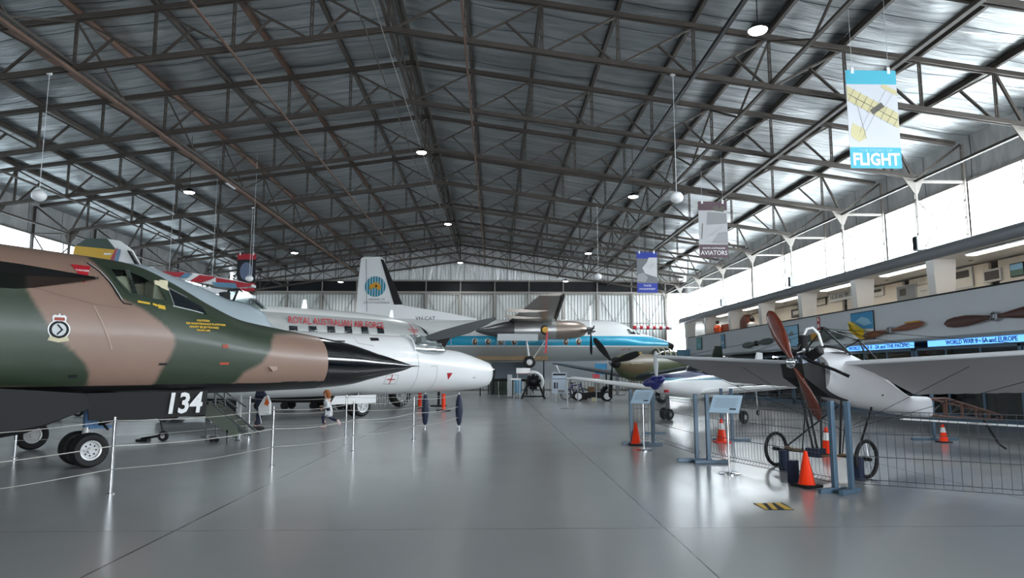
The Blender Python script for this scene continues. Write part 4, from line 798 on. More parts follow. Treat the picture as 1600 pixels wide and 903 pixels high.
for s_, z_, r_ in ((1.75, 1.42, .03), (1.35, 1.2, .014)): MB().ball(tuple(K(s_, .33, z_)), r_, 10).build('fitting', MATS['black_matt'], mp)
# engine: three fanned cylinders, crankcase, exhaust
e = bpy.data.objects.new('engine', None); COL.objects.link(e); e.parent = mp
q = MB(); q.lathe(K(-.4, 0, 1.73), (-1, 0, 0), [(-.0, .1), (.05, .14), (.3, .15), (.5, .1)], 20); q.build('crankcase', mat('engine_blue', '59636f', .35, .6), e, smooth=40)
for ang, ln in ((-62, .36), (0, .42), (60, .36)):
    d = V(0, math.sin(R(ang)), math.cos(R(ang))); c = K(-.22, 0, 1.76); q = MB(); prof = [(0, .05), (.1, .06)]
    for k in range(9): prof += [(.1+k*.028, .078), (.112+k*.028, .078), (.112+k*.028, .062), (.128+k*.028, .062)]
    prof += [(ln-.02, .08), (ln, .06)]; q.lathe(c, d, prof, 18); q.build('cylinder', MATS['black_matt'], e, smooth=30)
q = MB(); q.tube([K(-.2, 0, 2.18), K(-.17, .04, 2.28), K(-.1, .1, 2.3), K(-.05, .16, 2.2), K(-.02, .2, 2.0)], .022, 10); q.build('intake_pipe', MATS['white_paint'], e, smooth=60)
q = MB(); q.tube([K(-.35, .1, 1.8), K(-.1, .45, 1.62), K(.0, .62, 1.52)], .025, 8); q.build('exhaust_pipe', MATS['dark_metal'], e)
q = MB(); q.tube([K(-.35, -.1, 1.7), K(-.3, -.35, 1.55)], .022, 8); q.build('exhaust_pipe', MATS['dark_metal'], e)
for k in range(14):
    q = MB(); a = random.uniform(0, 6.28); r_ = random.uniform(.08, .2); c = K(-.3+random.uniform(-.12, .3), r_*math.sin(a), 1.85+.12*math.cos(a)); q.tube([c, c+V(random.uniform(-.1, .1), random.uniform(-.1, .1), random.uniform(-.08, .1))], random.uniform(.008, .025), 6); q.build('engine_fitting', MATS[random.choice(['steel', 'dark_metal', 'light_grey', 'black_matt'])], e)
# propeller: laminated wood
hubp = K(-.5, 0, 1.73); prp = bpy.data.objects.new('propeller', None); COL.objects.link(prp); prp.parent = mp; prp.location = tuple(hubp)
dirv = unit(V(0, -.43, .88))
def blade(parent, d, L, wmax, mt, ax=V(1, 0, 0), name='propeller_blade', root=.05, th=.045, base=V(0, 0, 0)):
    side = unit(np.cross(ax, d)); rg = []
    for r_, w_, tw in ((root, .35, 40), (.18, .42, 35), (.35, .75, 26), (.55, 1., 18), (.75, .98, 12), (.9, .8, 10), (.97, .5, 10), (1., .12, 10)):
        c = base+d*L*r_; a = R(tw); wv = (side*math.cos(a)+ax*math.sin(a))*wmax*w_/2; tv = np.cross(d, unit(wv))*th*(1-.75*r_)
        rg.append([c+wv*math.cos(t)+tv*math.sin(t) for t in np.linspace(0, 2*math.pi, 12, endpoint=False)])
    q = MB(); q.rings(rg); return q.build(name, mt, parent, smooth=50)
blade(prp, dirv, .96, .235, MATS['wood']); blade(prp, -dirv, .96, .235, MATS['wood'])
q = MB(); q.lathe((-.06, 0, 0), (1, 0, 0), [(0, .07), (.02, .085), (.12, .085), (.14, .03)], 20); q.build('hub_plate', MATS['chrome'], prp, smooth=40)
q = MB()
for k in range(6): q.lathe(V(.08, .06*math.cos(k*1.047), .06*math.sin(k*1.047)), (1, 0, 0), [(0, .012), (.04, .012)], 6)
q.build('hub_bolts', MATS['steel'], prp)
# cabane pyramid
cab = [K(.35, -.02, 2.31), K(1.3, 0, 2.13)]
for a, c in ((cab[0], cab[1]), (cab[0], K(.1, -.25, 1.9)), (cab[0], K(.62, .22, 1.93)), (cab[1], K(.8, -.25, 1.85)), (cab[1], K(1.45, .28, 1.72)), (cab[1], K(1.1, .25, 1.8))):
    q = MB(); q.tube([a, c], .014, 8); q.build('cabane_strut', MATS['dark_metal'], mp)
for c in cab: MB().box(tuple(c), (.07, .06, .05)).build('cabane_joint', MATS['black_matt'], mp)
for c, (le, te) in ((cab[0], (len0, len1)), (cab[0], (lef0, lef1))):
    for u in (.45, .8): MB().tube([c, le*(1-u)+te*u+V(0, 0, .03)], .004, 5).build('bracing_wire', MATS['dark_metal'], mp)
for sg in (-1, 1):
    for u in (.45, .85): MB().tube([K(.7, 0, .62), K(.7, sg*(.3+3.8*u), 1.6+.15*u)], .004, 5).build('bracing_wire', MATS['dark_metal'], mp)
# open tail frame
tl = {}
for k, (s_, zt_, zb_, hw) in enumerate([(3.0, 1.1, .82, .22), (3.6, 1.1, .76, .19), (4.2, 1.0, .72, .16), (4.8, .9, .68, .12), (5.4, .8, .64, .08), (6.0, .7, .6, .04)]): tl[k] = (s_, zt_, zb_, hw)
mat('tail_wood', '5a4038', .6, var=.2)
for sg in (-1, 1):
    for j in (1, 2): MB().tube([K(tl[k][0], sg*tl[k][3], tl[k][j]) for k in range(6)], .02, 6).build('longeron', MATS['tail_wood'], mp)
for k in range(1, 6):
    for sg in (-1, 1): MB().bar(K(tl[k][0], sg*tl[k][3], tl[k][1]), K(tl[k][0], sg*tl[k][3], tl[k][2]), .035, .03).build('tail_upright', MATS['tail_wood'], mp)
    MB().bar(K(tl[k][0], -tl[k][3], tl[k][1]), K(tl[k][0], tl[k][3], tl[k][1]), .025).build('cross_member', MATS['tail_wood'], mp)
    for sg in (-1, 1): MB().tube([K(tl[k-1][0], sg*tl[k-1][3], tl[k-1][2]), K(tl[k][0], sg*tl[k][3], tl[k][1])], .004, 5).build('bracing_wire', MATS['dark_metal'], mp)
q = MB(); wing(q, K(5.0, -1.5, .56), K(5.7, -1.5, .53), K(5.0, 1.5, .56), K(5.7, 1.5, .53), .06, .06); q.build('tailplane', MATS['white_paint'], mp, smooth=40)
q = MB(); q.prism([(5.9, .68), (6.35, .66), (6.35, 1.05), (5.95, 1.1)], tuple(K(0, -.015, 0)), (-1, 0, 0), (0, 0, 1), .03); q.build('rudder', MATS['black_matt'], mp)
q = MB(); q.tube([K(5.3, .02, .62), K(5.6, .02, .35), K(5.85, .02, .12), K(6.1, .02, .02)], .022, 8); q.build('tail_skid', MATS['black_matt'], mp, smooth=60)
# undercarriage
for l_ in (-.79, .82):
    wv = bpy.data.objects.new('wheel', None); COL.objects.link(wv); wv.parent = mp; wv.location = tuple(K(0, l_, .29))
    q = MB(); N_ = 36; q.rings([[V(.262*math.cos(a)*(1+.11*math.cos(t)), .03*math.sin(t), .262*math.sin(a)*(1+.11*math.cos(t))) for t in np.linspace(0, 2*math.pi, 8, endpoint=False)] for a in np.linspace(0, 2*math.pi, N_+1)], caps=False); q.build('tyre', MATS['rubber'], wv, smooth=60)
    q = MB()
    for k in range(24): a = 2*math.pi*k/24; q.tube([(0, .035*(-1)**k, 0), (.25*math.cos(a), 0, .25*math.sin(a))], .0025, 4)
    q.build('spokes', MATS['steel'], wv); MB().lathe((0, -.06, 0), (0, 1, 0), [(0, .03), (.12, .03)], 12).build('wheel_hub', MATS['dark_metal'], wv)
q = MB(); q.tube([K(0, -.86, .29), K(0, .9, .29)], .016, 8); q.build('axle', MATS['dark_metal'], mp)
q = MB(); q.bar(K(.05, -.62, .33), K(.05, .1, .26), .13, .03); q.bar(K(.05, .1, .26), K(.05, .62, .33), .13, .03); q.build('cross_beam', MATS['timber'], mp)
for a, c, w_ in ((K(-.25, -.12, 1.5), K(0, -.08, .36), .035), (K(.0, -.15, 1.2), K(.02, -.02, .36), .035), (K(.0, .1, 1.2), K(.02, .06, .36), .03), (K(.25, .3, 1.15), K(.05, .35, .3), .035), (K(.35, .32, 1.1), K(.07, .38, .3), .02), (K(1.05, .3, 1.0), K(.05, .64, .33), .035), (K(1.05, -.3, 1.0), K(.05, -.64, .33), .03), (K(.2, -.3, 1.15), K(.02, -.3, .3), .02)):
    MB().tube([a, c], w_/2, 8).build('undercarriage_strut', MATS['black_matt'], mp)
MB().box(tuple(K(.02, -.05, .3)), (.2, .24, .14)).build('centre_block', MATS['navy'], mp, bevel=.01)
for x, y, lab in ((4.66+.08, 10.97+.25, 'dark blue block chocking the far spoked wheel of the grey monoplane'), (5.42, 10.2, 'dark blue block chocking the near spoked wheel of the grey monoplane'), (4.33, 9.95, 'dark blue block standing behind the plain orange cone')):
    o = MB().box((0, 0, .16), (.12, .12, .32)).build('wheel_chock', MATS['navy'], None, bevel=.01); o.location = (x, y, 0); o.rotation_euler = (0, 0, R(30)); tag(o, lab, 'block', 'dark blue wheel blocks')

# ------------------------------------------------------------------ white low-wing light aircraft with blue nose
M7, A7 = (6.7, 22.0), 225.
la = thing('light_aircraft', 'white low-wing light aircraft with blue upper nose and navy propeller cover', 'aircraft', (M7[0], M7[1], 0), R(A7))
B7 = Body([(-2.65, 1.42, 1.08, .2, 1.25, 2, 2), (-2.4, 1.5, .95, .36, 1.22, 2.2, 2.3), (-1.6, 1.56, .82, .46, 1.2, 2.3, 2.4), (-.6, 1.62, .76, .52, 1.15, 2.3, 2.4), (.8, 1.6, .76, .5, 1.15, 2.2, 2.3), (2.4, 1.5, .9, .3, 1.2, 2, 2), (4.5, 1.42, 1.15, .08, 1.28, 2, 2)])
B7.mesh(np.arange(-2.65, 4.51, .15), 40).build('fuselage', zmat('light_aircraft_paint', [(-10, 'eff1f2'), (1.2, '14181f'), (1.225, 'eff1f2'), (1.27, '5b8da0'), (1.34, 'eff1f2'), (1.37, '262a5c'), (1.46, 'dfe3ee'), (1.475, '262a5c')], .25, 0, .5), la, smooth=50)
cb = Body([(0, 1.6, 1.5, .1, 1.55, 2, 2), (.5, 1.85, 1.45, .4, 1.55, 2, 2), (1.2, 1.95, 1.45, .42, 1.55, 2, 2), (2.2, 1.6, 1.45, .2, 1.5, 2, 2)])
o = cb.mesh(np.linspace(0, 2.2, 10), 24).build('canopy', MATS['glass_dark'], la, smooth=50); o.location = (.8, 0, 0)
for sg in (-1, 1):
    q = MB(); wing(q, (.9, sg*.4, .92), (-.75, sg*.4, .9), (.55, sg*5.0, 1.34), (-.4, sg*5.0, 1.32), .13, .11, 8); q.build('wing', MATS['white_paint'], la, smooth=40)
for sg in (-1, 1): wheel(la, (0, sg*1.4, .2), (0, 1, 0), .2, .14, hr=.4); MB().tube([(0, sg*1.3, .2), (.05, sg*1.25, .95)], .03, 8).build('gear_leg', MATS['steel'], la)
wheel(la, (.25, -1.05, .19), (0, 1, 0), .19, .14, hr=.4); wheel(la, (-4.2, 0, .1), (0, 1, 0), .1, .06); MB().tube([(-4.2, 0, .12), (-4.1, 0, 1.15)], .025, 6).build('gear_leg', MATS['steel'], la); MB().tube([(.25, -1.05, .19), (.2, -1.1, .95)], .03, 6).build('gear_leg', MATS['steel'], la)
q = MB(); q.prism([(-3.7, 1.3), (-4.7, 1.3), (-4.75, 2.28), (-4.35, 2.3)], (0, -.04, 0), (1, 0, 0), (0, 0, 1), -.08); q.build('tail_fin', MATS['white_paint'], la, bevel=.02)
q = MB(); wing(q, (-3.9, -1.3, 1.4), (-4.6, -1.3, 1.4), (-3.9, 1.3, 1.4), (-4.6, 1.3, 1.4), .08, .08); q.build('tailplane', MATS['white_paint'], la, smooth=40)
mat('cover_navy', '1d2470', .28, coat=.3, bump=.3, bscale=14)
pc = bpy.data.objects.new('propeller_cover', None); COL.objects.link(pc); pc.parent = la; pc.location = (2.8, 0, 1.28); pc.scale = (.85, .85, .8)
MB().ball((0, 0, 0), (.2, .24, .24), 20).build('nose_cover', MATS['cover_navy'], pc, smooth=60)
for a in (70, 262, 170):
    d = V(.12, math.sin(R(a)), math.cos(R(a)))*(.8 if a != 170 else .5); q = MB(); q.tube([d*.1, d*.28, d*.45, d*.55], [.14, .15, .12, .04], 12); q.build('blade_cover', MATS['cover_navy'], pc, smooth=60)
blade(la, V(0, 0, 1), .95, .14, MATS['light_grey'], base=V(2.7, 0, 1.25))
MB().box((2.62, .28, 1.02), (.12, .1, .08)).build('nose_marker', MATS['red'], la)
text('VH-EXD', .16, MATS['dark_metal'], la, (-1.9, .44, 1.08), (R(90), 0, R(180)), 'registration_lettering')

# ------------------------------------------------------------------ olive wartime aircraft with three-blade propeller
M8, A8 = (6.1, 35.), 216.9
ww = thing('warplane', 'olive green and brown warplane with black three-blade propeller, behind the white light aircraft', 'aircraft', (M8[0], M8[1], 0), R(A8))
B8 = Body([(.3, 2.35, 1.7, .3, 2.0, 2, 2), (.8, 2.5, 1.3, .5, 1.9, 2, 2), (1.6, 2.56, 1.1, .6, 1.8, 2, 2), (3, 2.52, 1.05, .62, 1.8, 2, 2), (4.5, 2.5, 1.1, .6, 1.8, 2, 2), (7, 2.2, 1.4, .4, 1.8, 2, 2), (9.5, 2.0, 1.7, .12, 1.85, 2, 2)])
o = B8.mesh(np.arange(.3, 9.5, .12), 40).build('fuselage', CAMO, ww, smooth=50)
paint(o.data, lambda co: srgb('5a6348') if (math.sin(co[0]*1.4+.8)+math.sin(co[2]*2.6+co[0]*.7) > -.6) else srgb('65573f'))
cb = Body([(0, 2.45, 2.4, .1, 2.42, 2, 2), (.5, 2.85, 2.35, .33, 2.42, 2, 2), (1.4, 2.9, 2.35, .34, 2.42, 2, 2), (2.4, 2.5, 2.35, .2, 2.4, 2, 2)])
o = cb.mesh(np.linspace(0, 2.4, 10), 24, caps=False).build('canopy', MATS['canopy_glass'], ww, smooth=50); o.location = (-2.9, 0, 0)
for k in (.5, .95, 1.4, 1.9): q = MB(); r_ = cb.ring(k, 24, .01); q.tube([(p[0]-2.9, p[1], p[2]) for p in r_+r_[:1]], .03, 6); q.build('canopy_frame', MATS['cream'], ww)
MB().box((-3.9, 0, 2.55), (.4, .4, .5)).build('seat', MATS['black_matt'], ww)
q = MB(); q.lathe((-.35, 0, 2.05), (1, 0, 0), [(0, .3), (.2, .28), (.45, .16), (.55, .05)], 20); q.build('spinner', MATS['black_matt'], ww, smooth=40)
q = MB(); q.lathe((.12, 0, 2.05), (1, 0, 0), [(0, .1), (.1, .1), (.11, .06), (.12, .001)], 16); q.build('hub_cap', MATS['steel'], ww)
for l_, u_ in ((-1.35, 1.3), (1.85, .45), (-.25, -1.8)):
    L = math.hypot(l_, u_); blade(ww, unit(V(0, l_, u_)), L, .36, MATS['black_matt'], base=V(.0, 0, 2.05))
q = MB(); q.box((0, 0, 0), (.06, .06, .14)); q = q.build('blade_tip', MATS['yellow'], ww); q.location = (0, 1.86, 2.5); q.rotation_euler = (R(-75), 0, 0)
for k in range(6): 
    q = MB(); q.tube([(-.75-.17*k, .6, 2.02), (-.8-.17*k, .68, 1.98)], .03, 8); q.build('exhaust_stub', MATS['cream'], ww)
for sg, r_ in ((-1, 6.8), (1, 5.)):
    q = MB(); wing(q, (-1.3, sg*.4, 1.3), (-3.6, sg*.4, 1.25), (-1.9, sg*r_, 2.05), (-3.1, sg*r_, 2.0), .15, .1, 8); q.build('wing', mat('wing_slate', '3f4c53', .5), ww, smooth=40)
for sg in (-1, 1): wheel(ww, (-1.5, sg*1.9, .4), (0, 1, 0), .4, .24); MB().tube([(-1.5, sg*1.8, .4), (-1.6, sg*1.7, 1.4)], .06, 8).build('gear_leg', MATS['steel'], ww)
wheel(ww, (-9.0, 0, .2), (0, 1, 0), .2, .1); MB().tube([(-9.0, .05, .2), (-8.9, 0, 1.8)], .04, 6).build('gear_leg', MATS['steel'], ww)
q = MB(); q.prism([(-8.2, 1.9), (-9.6, 1.9), (-9.5, 3.1), (-8.9, 3.1)], (0, -.05, 0), (1, 0, 0), (0, 0, 1), -.1); q.build('tail_fin', MATS['green_dark'], ww)

# ------------------------------------------------------------------ fences, posts, cones, signs
def fpost(x, y, lab, h=1.2, ang=0., fl=.6, fo=0., lean=0.):
    t = thing('fence_stand', lab, 'fence post', (x, y, 0), R(ang), 'blue-grey fence stands')
    MB().box((0, 0, h/2+.03), (.065, .065, h-.06)).build('post', MATS['blue_steel'], t, bevel=.006); MB().box((fo, 0, .03), (fl, .07, .06)).build('foot', MATS['blue_steel'], t, bevel=.006)
    return t
fpost(3.02, 15.12, 'blue-grey fence stand at the far end, beside the small plain orange cone', fo=.1); fpost(3.46, 14.95, 'blue-grey fence stand just right of the far information panel pole', fo=-.1)
fpost(3.63, 12.3, 'left post of the blue-grey pair between the two information panels', fo=-.05); fpost(3.76, 12.05, 'right post of the blue-grey pair between the two information panels', fo=.05)
fpost(4.56, 9.2, 'left post of the blue-grey pair beside the nearest orange cone', fl=.45, ang=20, fo=-.05); fpost(4.74, 9.12, 'right post of the blue-grey pair beside the nearest orange cone', fl=.45, ang=35, fo=-.05)
fpost(5.3, 15.9, 'left post of the blue-grey pair behind the white-banded cone', fo=.12, fl=.7); fpost(5.5, 15.8, 'right post of the blue-grey pair behind the white-banded cone', fo=.1)
fpost(10.3, 15.9, 'blue-grey fence stand behind the grey monoplane tail', h=1.1, fl=1.1); fpost(4.1, 17.6, 'slim blue-grey stand beyond the fence near the light aircraft wheels', h=1.05)
def fence(a, c, lab, h=.95, z0=.12, step=.075, rows=(.0, .06, .36, .66, .89, .95)):
    a, c = V(*a, 0), V(*c, 0); L = np.linalg.norm(c-a); d = (c-a)/L; t = thing('mesh_fence', lab, 'fence', (a[0], a[1], 0), math.atan2(d[1], d[0]), 'wire mesh fence panels')
    q = MB(); n = int(L/step)
    for k in range(n+1):
        x = k*L/n
        q.tube([(x, 0, z0+.0), (x, .045, z0+.05), (x, 0, z0+.1), (x, 0, z0+h-.08), (x, .04, z0+h-.04), (x, 0, z0+h)], .0034, 4, caps=False)
    q.build('vertical_wires', MATS['wire'], t)
    for z in rows: MB().tube([(0, 0, z0+z), (L, 0, z0+z)], .005, 5).build('horizontal_wire', MATS['wire'], t)
    return t
fence((3.5, 14.9), (3.66, 12.32), 'wire mesh fence panel running away beside the light aircraft wheels'); fence((3.8, 12.0), (4.55, 9.25), 'wire mesh fence panel in front of the far spoked wheel')
fence((4.8, 9.15), (7.4, 7.6), 'wire mesh fence panel nearest the camera at the right edge', step=.1); fence((5.6, 15.8), (10.2, 15.9), 'wire mesh fence panel beyond the grey monoplane', h=.85)
fence((3.1, 15.2), (3.4, 15.1), 'narrow wire mesh fence panel between the two far stands')
def cone(x, y, lab, h=.5, band=False, base='black_matt', rz=0):
    t = thing('traffic_cone', lab, 'traffic cone', (x, y, 0), R(rz), 'orange traffic cones')
    MB().box((0, 0, .02), (.3*h/.5, .3*h/.5, .035)).build('base', MATS[base], t, bevel=.008)
    q = MB(); q.lathe((0, 0, .03), (0, 0, 1), [(0, .125*h/.5), (.02, .11*h/.5), (h-.05, .025), (h-.04, .02)], 28); q.build('cone', MATS['orange_plastic'], t, smooth=50)
    if band: q = MB(); rr = lambda z: .11*h/.5+(.025-.11*h/.5)*(z-.02)/(h-.07); q.lathe((0, 0, .03), (0, 0, 1), [(h*.48, rr(h*.48)+.003), (h*.74, rr(h*.74)+.003)], 28, caps=False); q.build('reflective_band', MATS['white_paint'], t, smooth=50)
cone(4.37, 9.62, 'plain orange traffic cone on a black base, nearest the camera', rz=20); cone(3.1, 15.02, 'small plain orange cone at the far fence end', .5)
cone(5.15, 15.5, 'orange cone with a white band behind the right information panel', .55, True, 'orange_plastic'); cone(6.35, 13.05, 'orange cone with a white band under the monoplane, behind the wheel struts', .55, True, 'orange_plastic')
cone(10.15, 15.35, 'orange cone with a white top below the monoplane tail', .42, True)
def info(x, y, lab, w_=.46, rz=0):
    t = thing('information_stand', lab, 'sign', (x, y, 0), R(rz), 'information stands')
    q = MB(); q.lathe((0, 0, 0), (0, 0, 1), [(0, .17), (.012, .17), (.02, .05), (.03, .02)], 28); q.build('base', MATS['chrome'], t, smooth=40)
    MB().tube([(0, 0, .02), (0, 0, 1.0)], .018, 12).build('pole', MATS['chrome'], t, smooth=60)
    p = MB(); p.box((0, 0, 0), (w_, .42, .015)); p = p.build('panel', mat('panel_blue', 'b7d2e6', .35), t); p.location = (0, .05, 1.08); p.rotation_euler = (R(38), 0, R(-32))
    q = MB()
    for k in range(9): q.box((-.01+.01*(k % 2), .12-.027*k, .009), (w_*.8-(.05 if k % 3 == 2 else 0), .006, .001))
    q.build('text_lines', mat('print_grey', '7d8f9e', .6), p); MB().box((w_*.28, -.13, .009), (.1, .035, .001)).build('printed_logo', MATS['navy'], p)
info(3.71, 10.86, 'information panel on a round-based chrome pole, nearer of the two by the fence'); info(3.05, 14.0, 'information panel on a chrome pole at the far end of the fence', .4)
# hazard stripes taped on the floor
q = MB(); pts = [onfloor(*p) for p in ((1177, 787), (1222, 785.5), (1241, 797), (1196, 797))]; pts = [V(p[0], p[1], .004) for p in pts]
ctr = sum(pts)/4; t = thing('hazard_mat', 'yellow and black striped marking on the floor in front of the orange cone', 'floor marking', tuple(ctr))
q.add([p-ctr for p in pts]+[p-ctr-V(0, 0, .0035) for p in pts], [(3, 2, 1, 0), (0, 1, 5, 4), (1, 2, 6, 5), (2, 3, 7, 6), (3, 0, 4, 7)]); q.build('mat_base', MATS['black_matt'], t)
def bil(u, v): return (pts[0]*(1-u)*(1-v)+pts[1]*u*(1-v)+pts[2]*u*v+pts[3]*(1-u)*v)-ctr+V(0, 0, .0015)
for a, c in ((.05, .3), (.45, .62), (.72, .9)):
    q = MB(); q.add([bil(a, .02), bil(c, .02), bil(min(c-.18+.0, 1), .98) if a < .6 else bil(c+.06, .98), bil(max(a-.18, .0), .98) if a < .6 else bil(a-.02, .98)], [(3, 2, 1, 0)]); q.build('yellow_stripe', MATS['yellow'], t)
# stanchions and ropes
def stanchion(x, y, lab, h=1.0, sleeve=False):
    t = thing('stanchion', lab, 'stanchion', (x, y, 0), 0, 'chrome rope stanchions')
    q = MB(); q.lathe((0, 0, 0), (0, 0, 1), [(0, .055), (.012, .055), (.02, .03)], 20); q.build('base', MATS['chrome'], t, smooth=40)
    MB().tube([(0, 0, .015), (0, 0, h)], .022, 14).build('pole', MATS['chrome'], t, smooth=60)
    for z in (.95, .62, .32): MB().ball((0, 0, z*h), (.03, .03, .014), 10).build('rope_ring', MATS['steel'], t)
    if sleeve: q = MB(); q.tube([(0, 0, .1), (0, 0, .2), (0, 0, .5), (0, 0, .8), (0, 0, .96)], [.035, .07, .105, .085, .03], 14); q.build('padded_sleeve', MATS['navy'], t, smooth=60)
F_ = [(-6.35, 6.6), (-5.03, 9.29), (-3.78, 11.93), (-2.84, 14.04), (-1.89, 16.33), (-.98, 19.35)]
for (x, y), lab in zip(F_[1:], ['chrome rope stanchion nearest the camera at left', 'chrome rope stanchion below the brown nose patch, second from the camera', 'chrome rope stanchion below the black radome base, front row', 'chrome rope stanchion below the radome tip, front row', 'stanchion with a padded navy sleeve, under the glazed nose']):
    stanchion(x, y, lab, sleeve='sleeve' in lab)
Bk = [(-8.88, 13.09), (-5.83, 16.59), (-3.73, 17.51), (-1.93, 19.4), (-.98, 19.35)]
for (x, y), lab in zip(Bk[:-1], ['chrome rope stanchion at far left behind the nose wheel', 'chrome rope stanchion behind the steps, left of the second front one', 'chrome rope stanchion right of the child', 'sleeved stanchion behind the radome tip, left of the other sleeved one']):
    stanchion(x, y, lab, sleeve='sleeved' in lab)
for row, pts_ in (('front', F_), ('back', Bk)):
    for (i, a), c in zip(enumerate(pts_[:-1]), pts_[1:]):
        for z, nm in ((.95, 'top'), (.62, 'middle'), (.32, 'bottom')):
            q = MB(); q.tube([V(a[0]+(c[0]-a[0])*u, a[1]+(c[1]-a[1])*u, z-.05*math.sin(math.pi*u)) for u in np.linspace(0, 1, 9)], .005 if z != .62 else .007, 6)
            o = q.build('barrier_rope', mat('rope_white', 'b9b7b0', .7), None, smooth=60); tag(o, '%s white rope of the %s barrier row, stretch %s' % (nm, row, ['nearest the camera' if row == 'front' else 'at the far left', 'second along', 'third along', 'fourth along', 'last before the sleeved post'][i]), 'rope', 'ropes of the stanchion barrier')
for x, y, lab in ((-3.27, 30.4, 'left orange bollard with black base behind the rope barrier'), (-2.05, 28.0, 'right orange bollard with black base behind the rope barrier')):
    t = thing('bollard', lab, 'bollard', (x, y, 0), 0, 'orange bollards'); MB().tube([(0, 0, .04), (0, 0, .66)], .08, 14).build('post', MATS['orange_plastic'], t, smooth=60); MB().lathe((0, 0, 0), (0, 0, 1), [(0, .3), (.04, .3), (.06, .1)], 20).build('base', MATS['black_matt'], t)
    MB().box((0, 0, .66), (.15, .15, .05)).build('cap', MATS['orange_plastic'], t)
t = thing('picket_barrier', 'low white picket barrier behind the white jet', 'barrier', (-4.6, 31.0, 0))
for k in range(17): MB().box((-.9+k*.11, 0, .5), (.035, .02, .9)).build('picket', MATS['light_grey'], t)
for z in (.2, .9): MB().box((0, 0, z), (1.9, .03, .05)).build('rail', MATS['light_grey'], t)
for sx_ in (-.95, .95): MB().box((sx_, 0, .47), (.06, .06, .94)).build('post', MATS['light_grey'], t)
# ------------------------------------------------------------------ hanging banners
def banner(x, y, z0, z1, w_, lab, top, bot, body):
    t = thing('hanging_banner', lab, 'banner', (x, y, z0), 0, None); H_ = z1-z0
    MB().box((0, 0, H_/2), (w_, .012, H_)).build('fabric', mat(body[0], body[1], .7), t)
    MB().box((0, -.008, H_-.17), (w_, .004, .34)).build('top_band', top, t); MB().box((0, -.008, .24), (w_+.0, .004, .5)).build('bottom_band', bot, t)
    for s_ in (-.36, .36):
        MB().box((s_*w_, 0, H_), (.07, .03, .16)).build('clip', MATS['white_paint'], t)
        MB().tube([(s_*w_, 0, H_), (s_*w_, 0, zroof(x)-z0-.1)], .005, 5).build('hanging_wire', MATS['light_grey'], t)
    return t
cyan = mat('banner_cyan', '4fb4cc', .6); maroon = mat('banner_maroon', '57424a', .6); bluem = mat('banner_blue', '24389a', .6); redm = mat('banner_red', 'b01f2e', .6)
p = atY(1363, 186, 15.); b1 = banner(8.82, 15., 6.26, 8.62, 1.2, 'turquoise-edged banner with a biplane picture reading THE STORY OF FLIGHT', cyan, cyan, ('banner_white', 'cdd0d8'))
text('FLIGHT', .4, MATS['white_paint'], b1, (.0, -.014, .19), (R(90), 0, 0), xs=.84, off=.012); text('THE STORY OF', .085, mat('banner_pale', 'a5dbe6', .6), b1, (0, -.014, .41), (R(90), 0, 0), xs=1.35)
def pic(parent, name, poly, m_, dy): q = MB(); q.prism(poly, (0, dy, 0), (1, 0, 0), (0, 0, 1), .003); return q.build(name, m_, parent)
def dia(cx, cz, L, w_, a): c, s_ = math.cos(R(a)), math.sin(R(a)); return [(cx+u*L/2*c-v*w_/2*s_, cz+u*L/2*s_+v*w_/2*c) for u, v in ((-1, -1), (1, -1), (1, 1), (-1, 1))]
wc = mat('picture_cream', 'cbc49a', .7); dk = mat('picture_dark', '5f5d55', .7); gy_ = mat('picture_grey', '9a9a9c', .7); lg_ = mat('picture_light', 'c9cacb', .7)
pic(b1, 'pictured_wing', [(-.59, 1.62), (-.59, 1.98), (.59, 1.32), (.59, .95)], wc, -.009); pic(b1, 'pictured_tail', [(-.55, .9), (-.5, 1.08), (-.22, .92), (-.2, .7), (-.38, .62), (-.55, .75)], wc, -.009); pic(b1, 'pictured_elevator', [(.22, 1.95), (.28, 2.03), (.59, 1.87), (.59, 1.74)], wc, -.009)
pic(b1, 'pictured_body', dia(.1, 1.43, .34, .13, 35), dk, -.013)
for k in range(8): pic(b1, 'pictured_rib', dia(-.5+k*.15, 1.74-k*.084, .36, .008, 60), dk, -.013)
for a in ((-.4, 1.7, -.2, .7), (.0, 1.5, -.35, .85), (.1, 1.4, -.3, .7), (.1, 1.5, .35, 1.9), (.2, 1.35, .5, 1.8)): q = MB(); q.bar((a[0], -.014, a[1]), (a[2], -.014, a[3]), .006, .002); q.build('pictured_wire', dk, b1)
pic(b1, 'pictured_spar', dia(0, 1.46, 1.3, .012, -29), dk, -.013)
b2 = banner(8.27, 25., 5.85, 8.0, 1.1, 'maroon and grey banner reading SOUTH AUSTRALIAN AVIATORS', maroon, maroon, ('banner_photo', 'b4b5b7')); text('AVIATORS', .24, MATS['white_paint'], b2, (0, -.014, .17), (R(90), 0, 0), xs=.9); text('SOUTH AUSTRALIAN', .09, MATS['white_paint'], b2, (0, -.014, .35), (R(90), 0, 0))
pic(b2, 'pictured_ground', [(-.1, .55), (.55, .5), (.55, 1.0), (.2, .95)], gy_, -.009); pic(b2, 'pictured_wing', [(-.25, 1.25), (-.2, 1.75), (.52, 1.7), (.52, 1.3)], mat('picture_mid', '8d8e90', .7), -.009); pic(b2, 'pictured_figure', [(.05, 1.8), (.02, 1.95), (.2, 2.0), (.25, 1.85), (.35, 1.98), (.45, 1.95), (.42, 1.75)], dk, -.012)
for a in ((-.45, .7, -.4, 1.3), (-.2, .8, .4, 1.2), (-.1, .85, .5, .95), (-.3, .6, .5, .62)): q = MB(); q.bar((a[0], -.012, a[1]), (a[2], -.012, a[3]), .03, .003); q.build('pictured_strut', dk, b2)
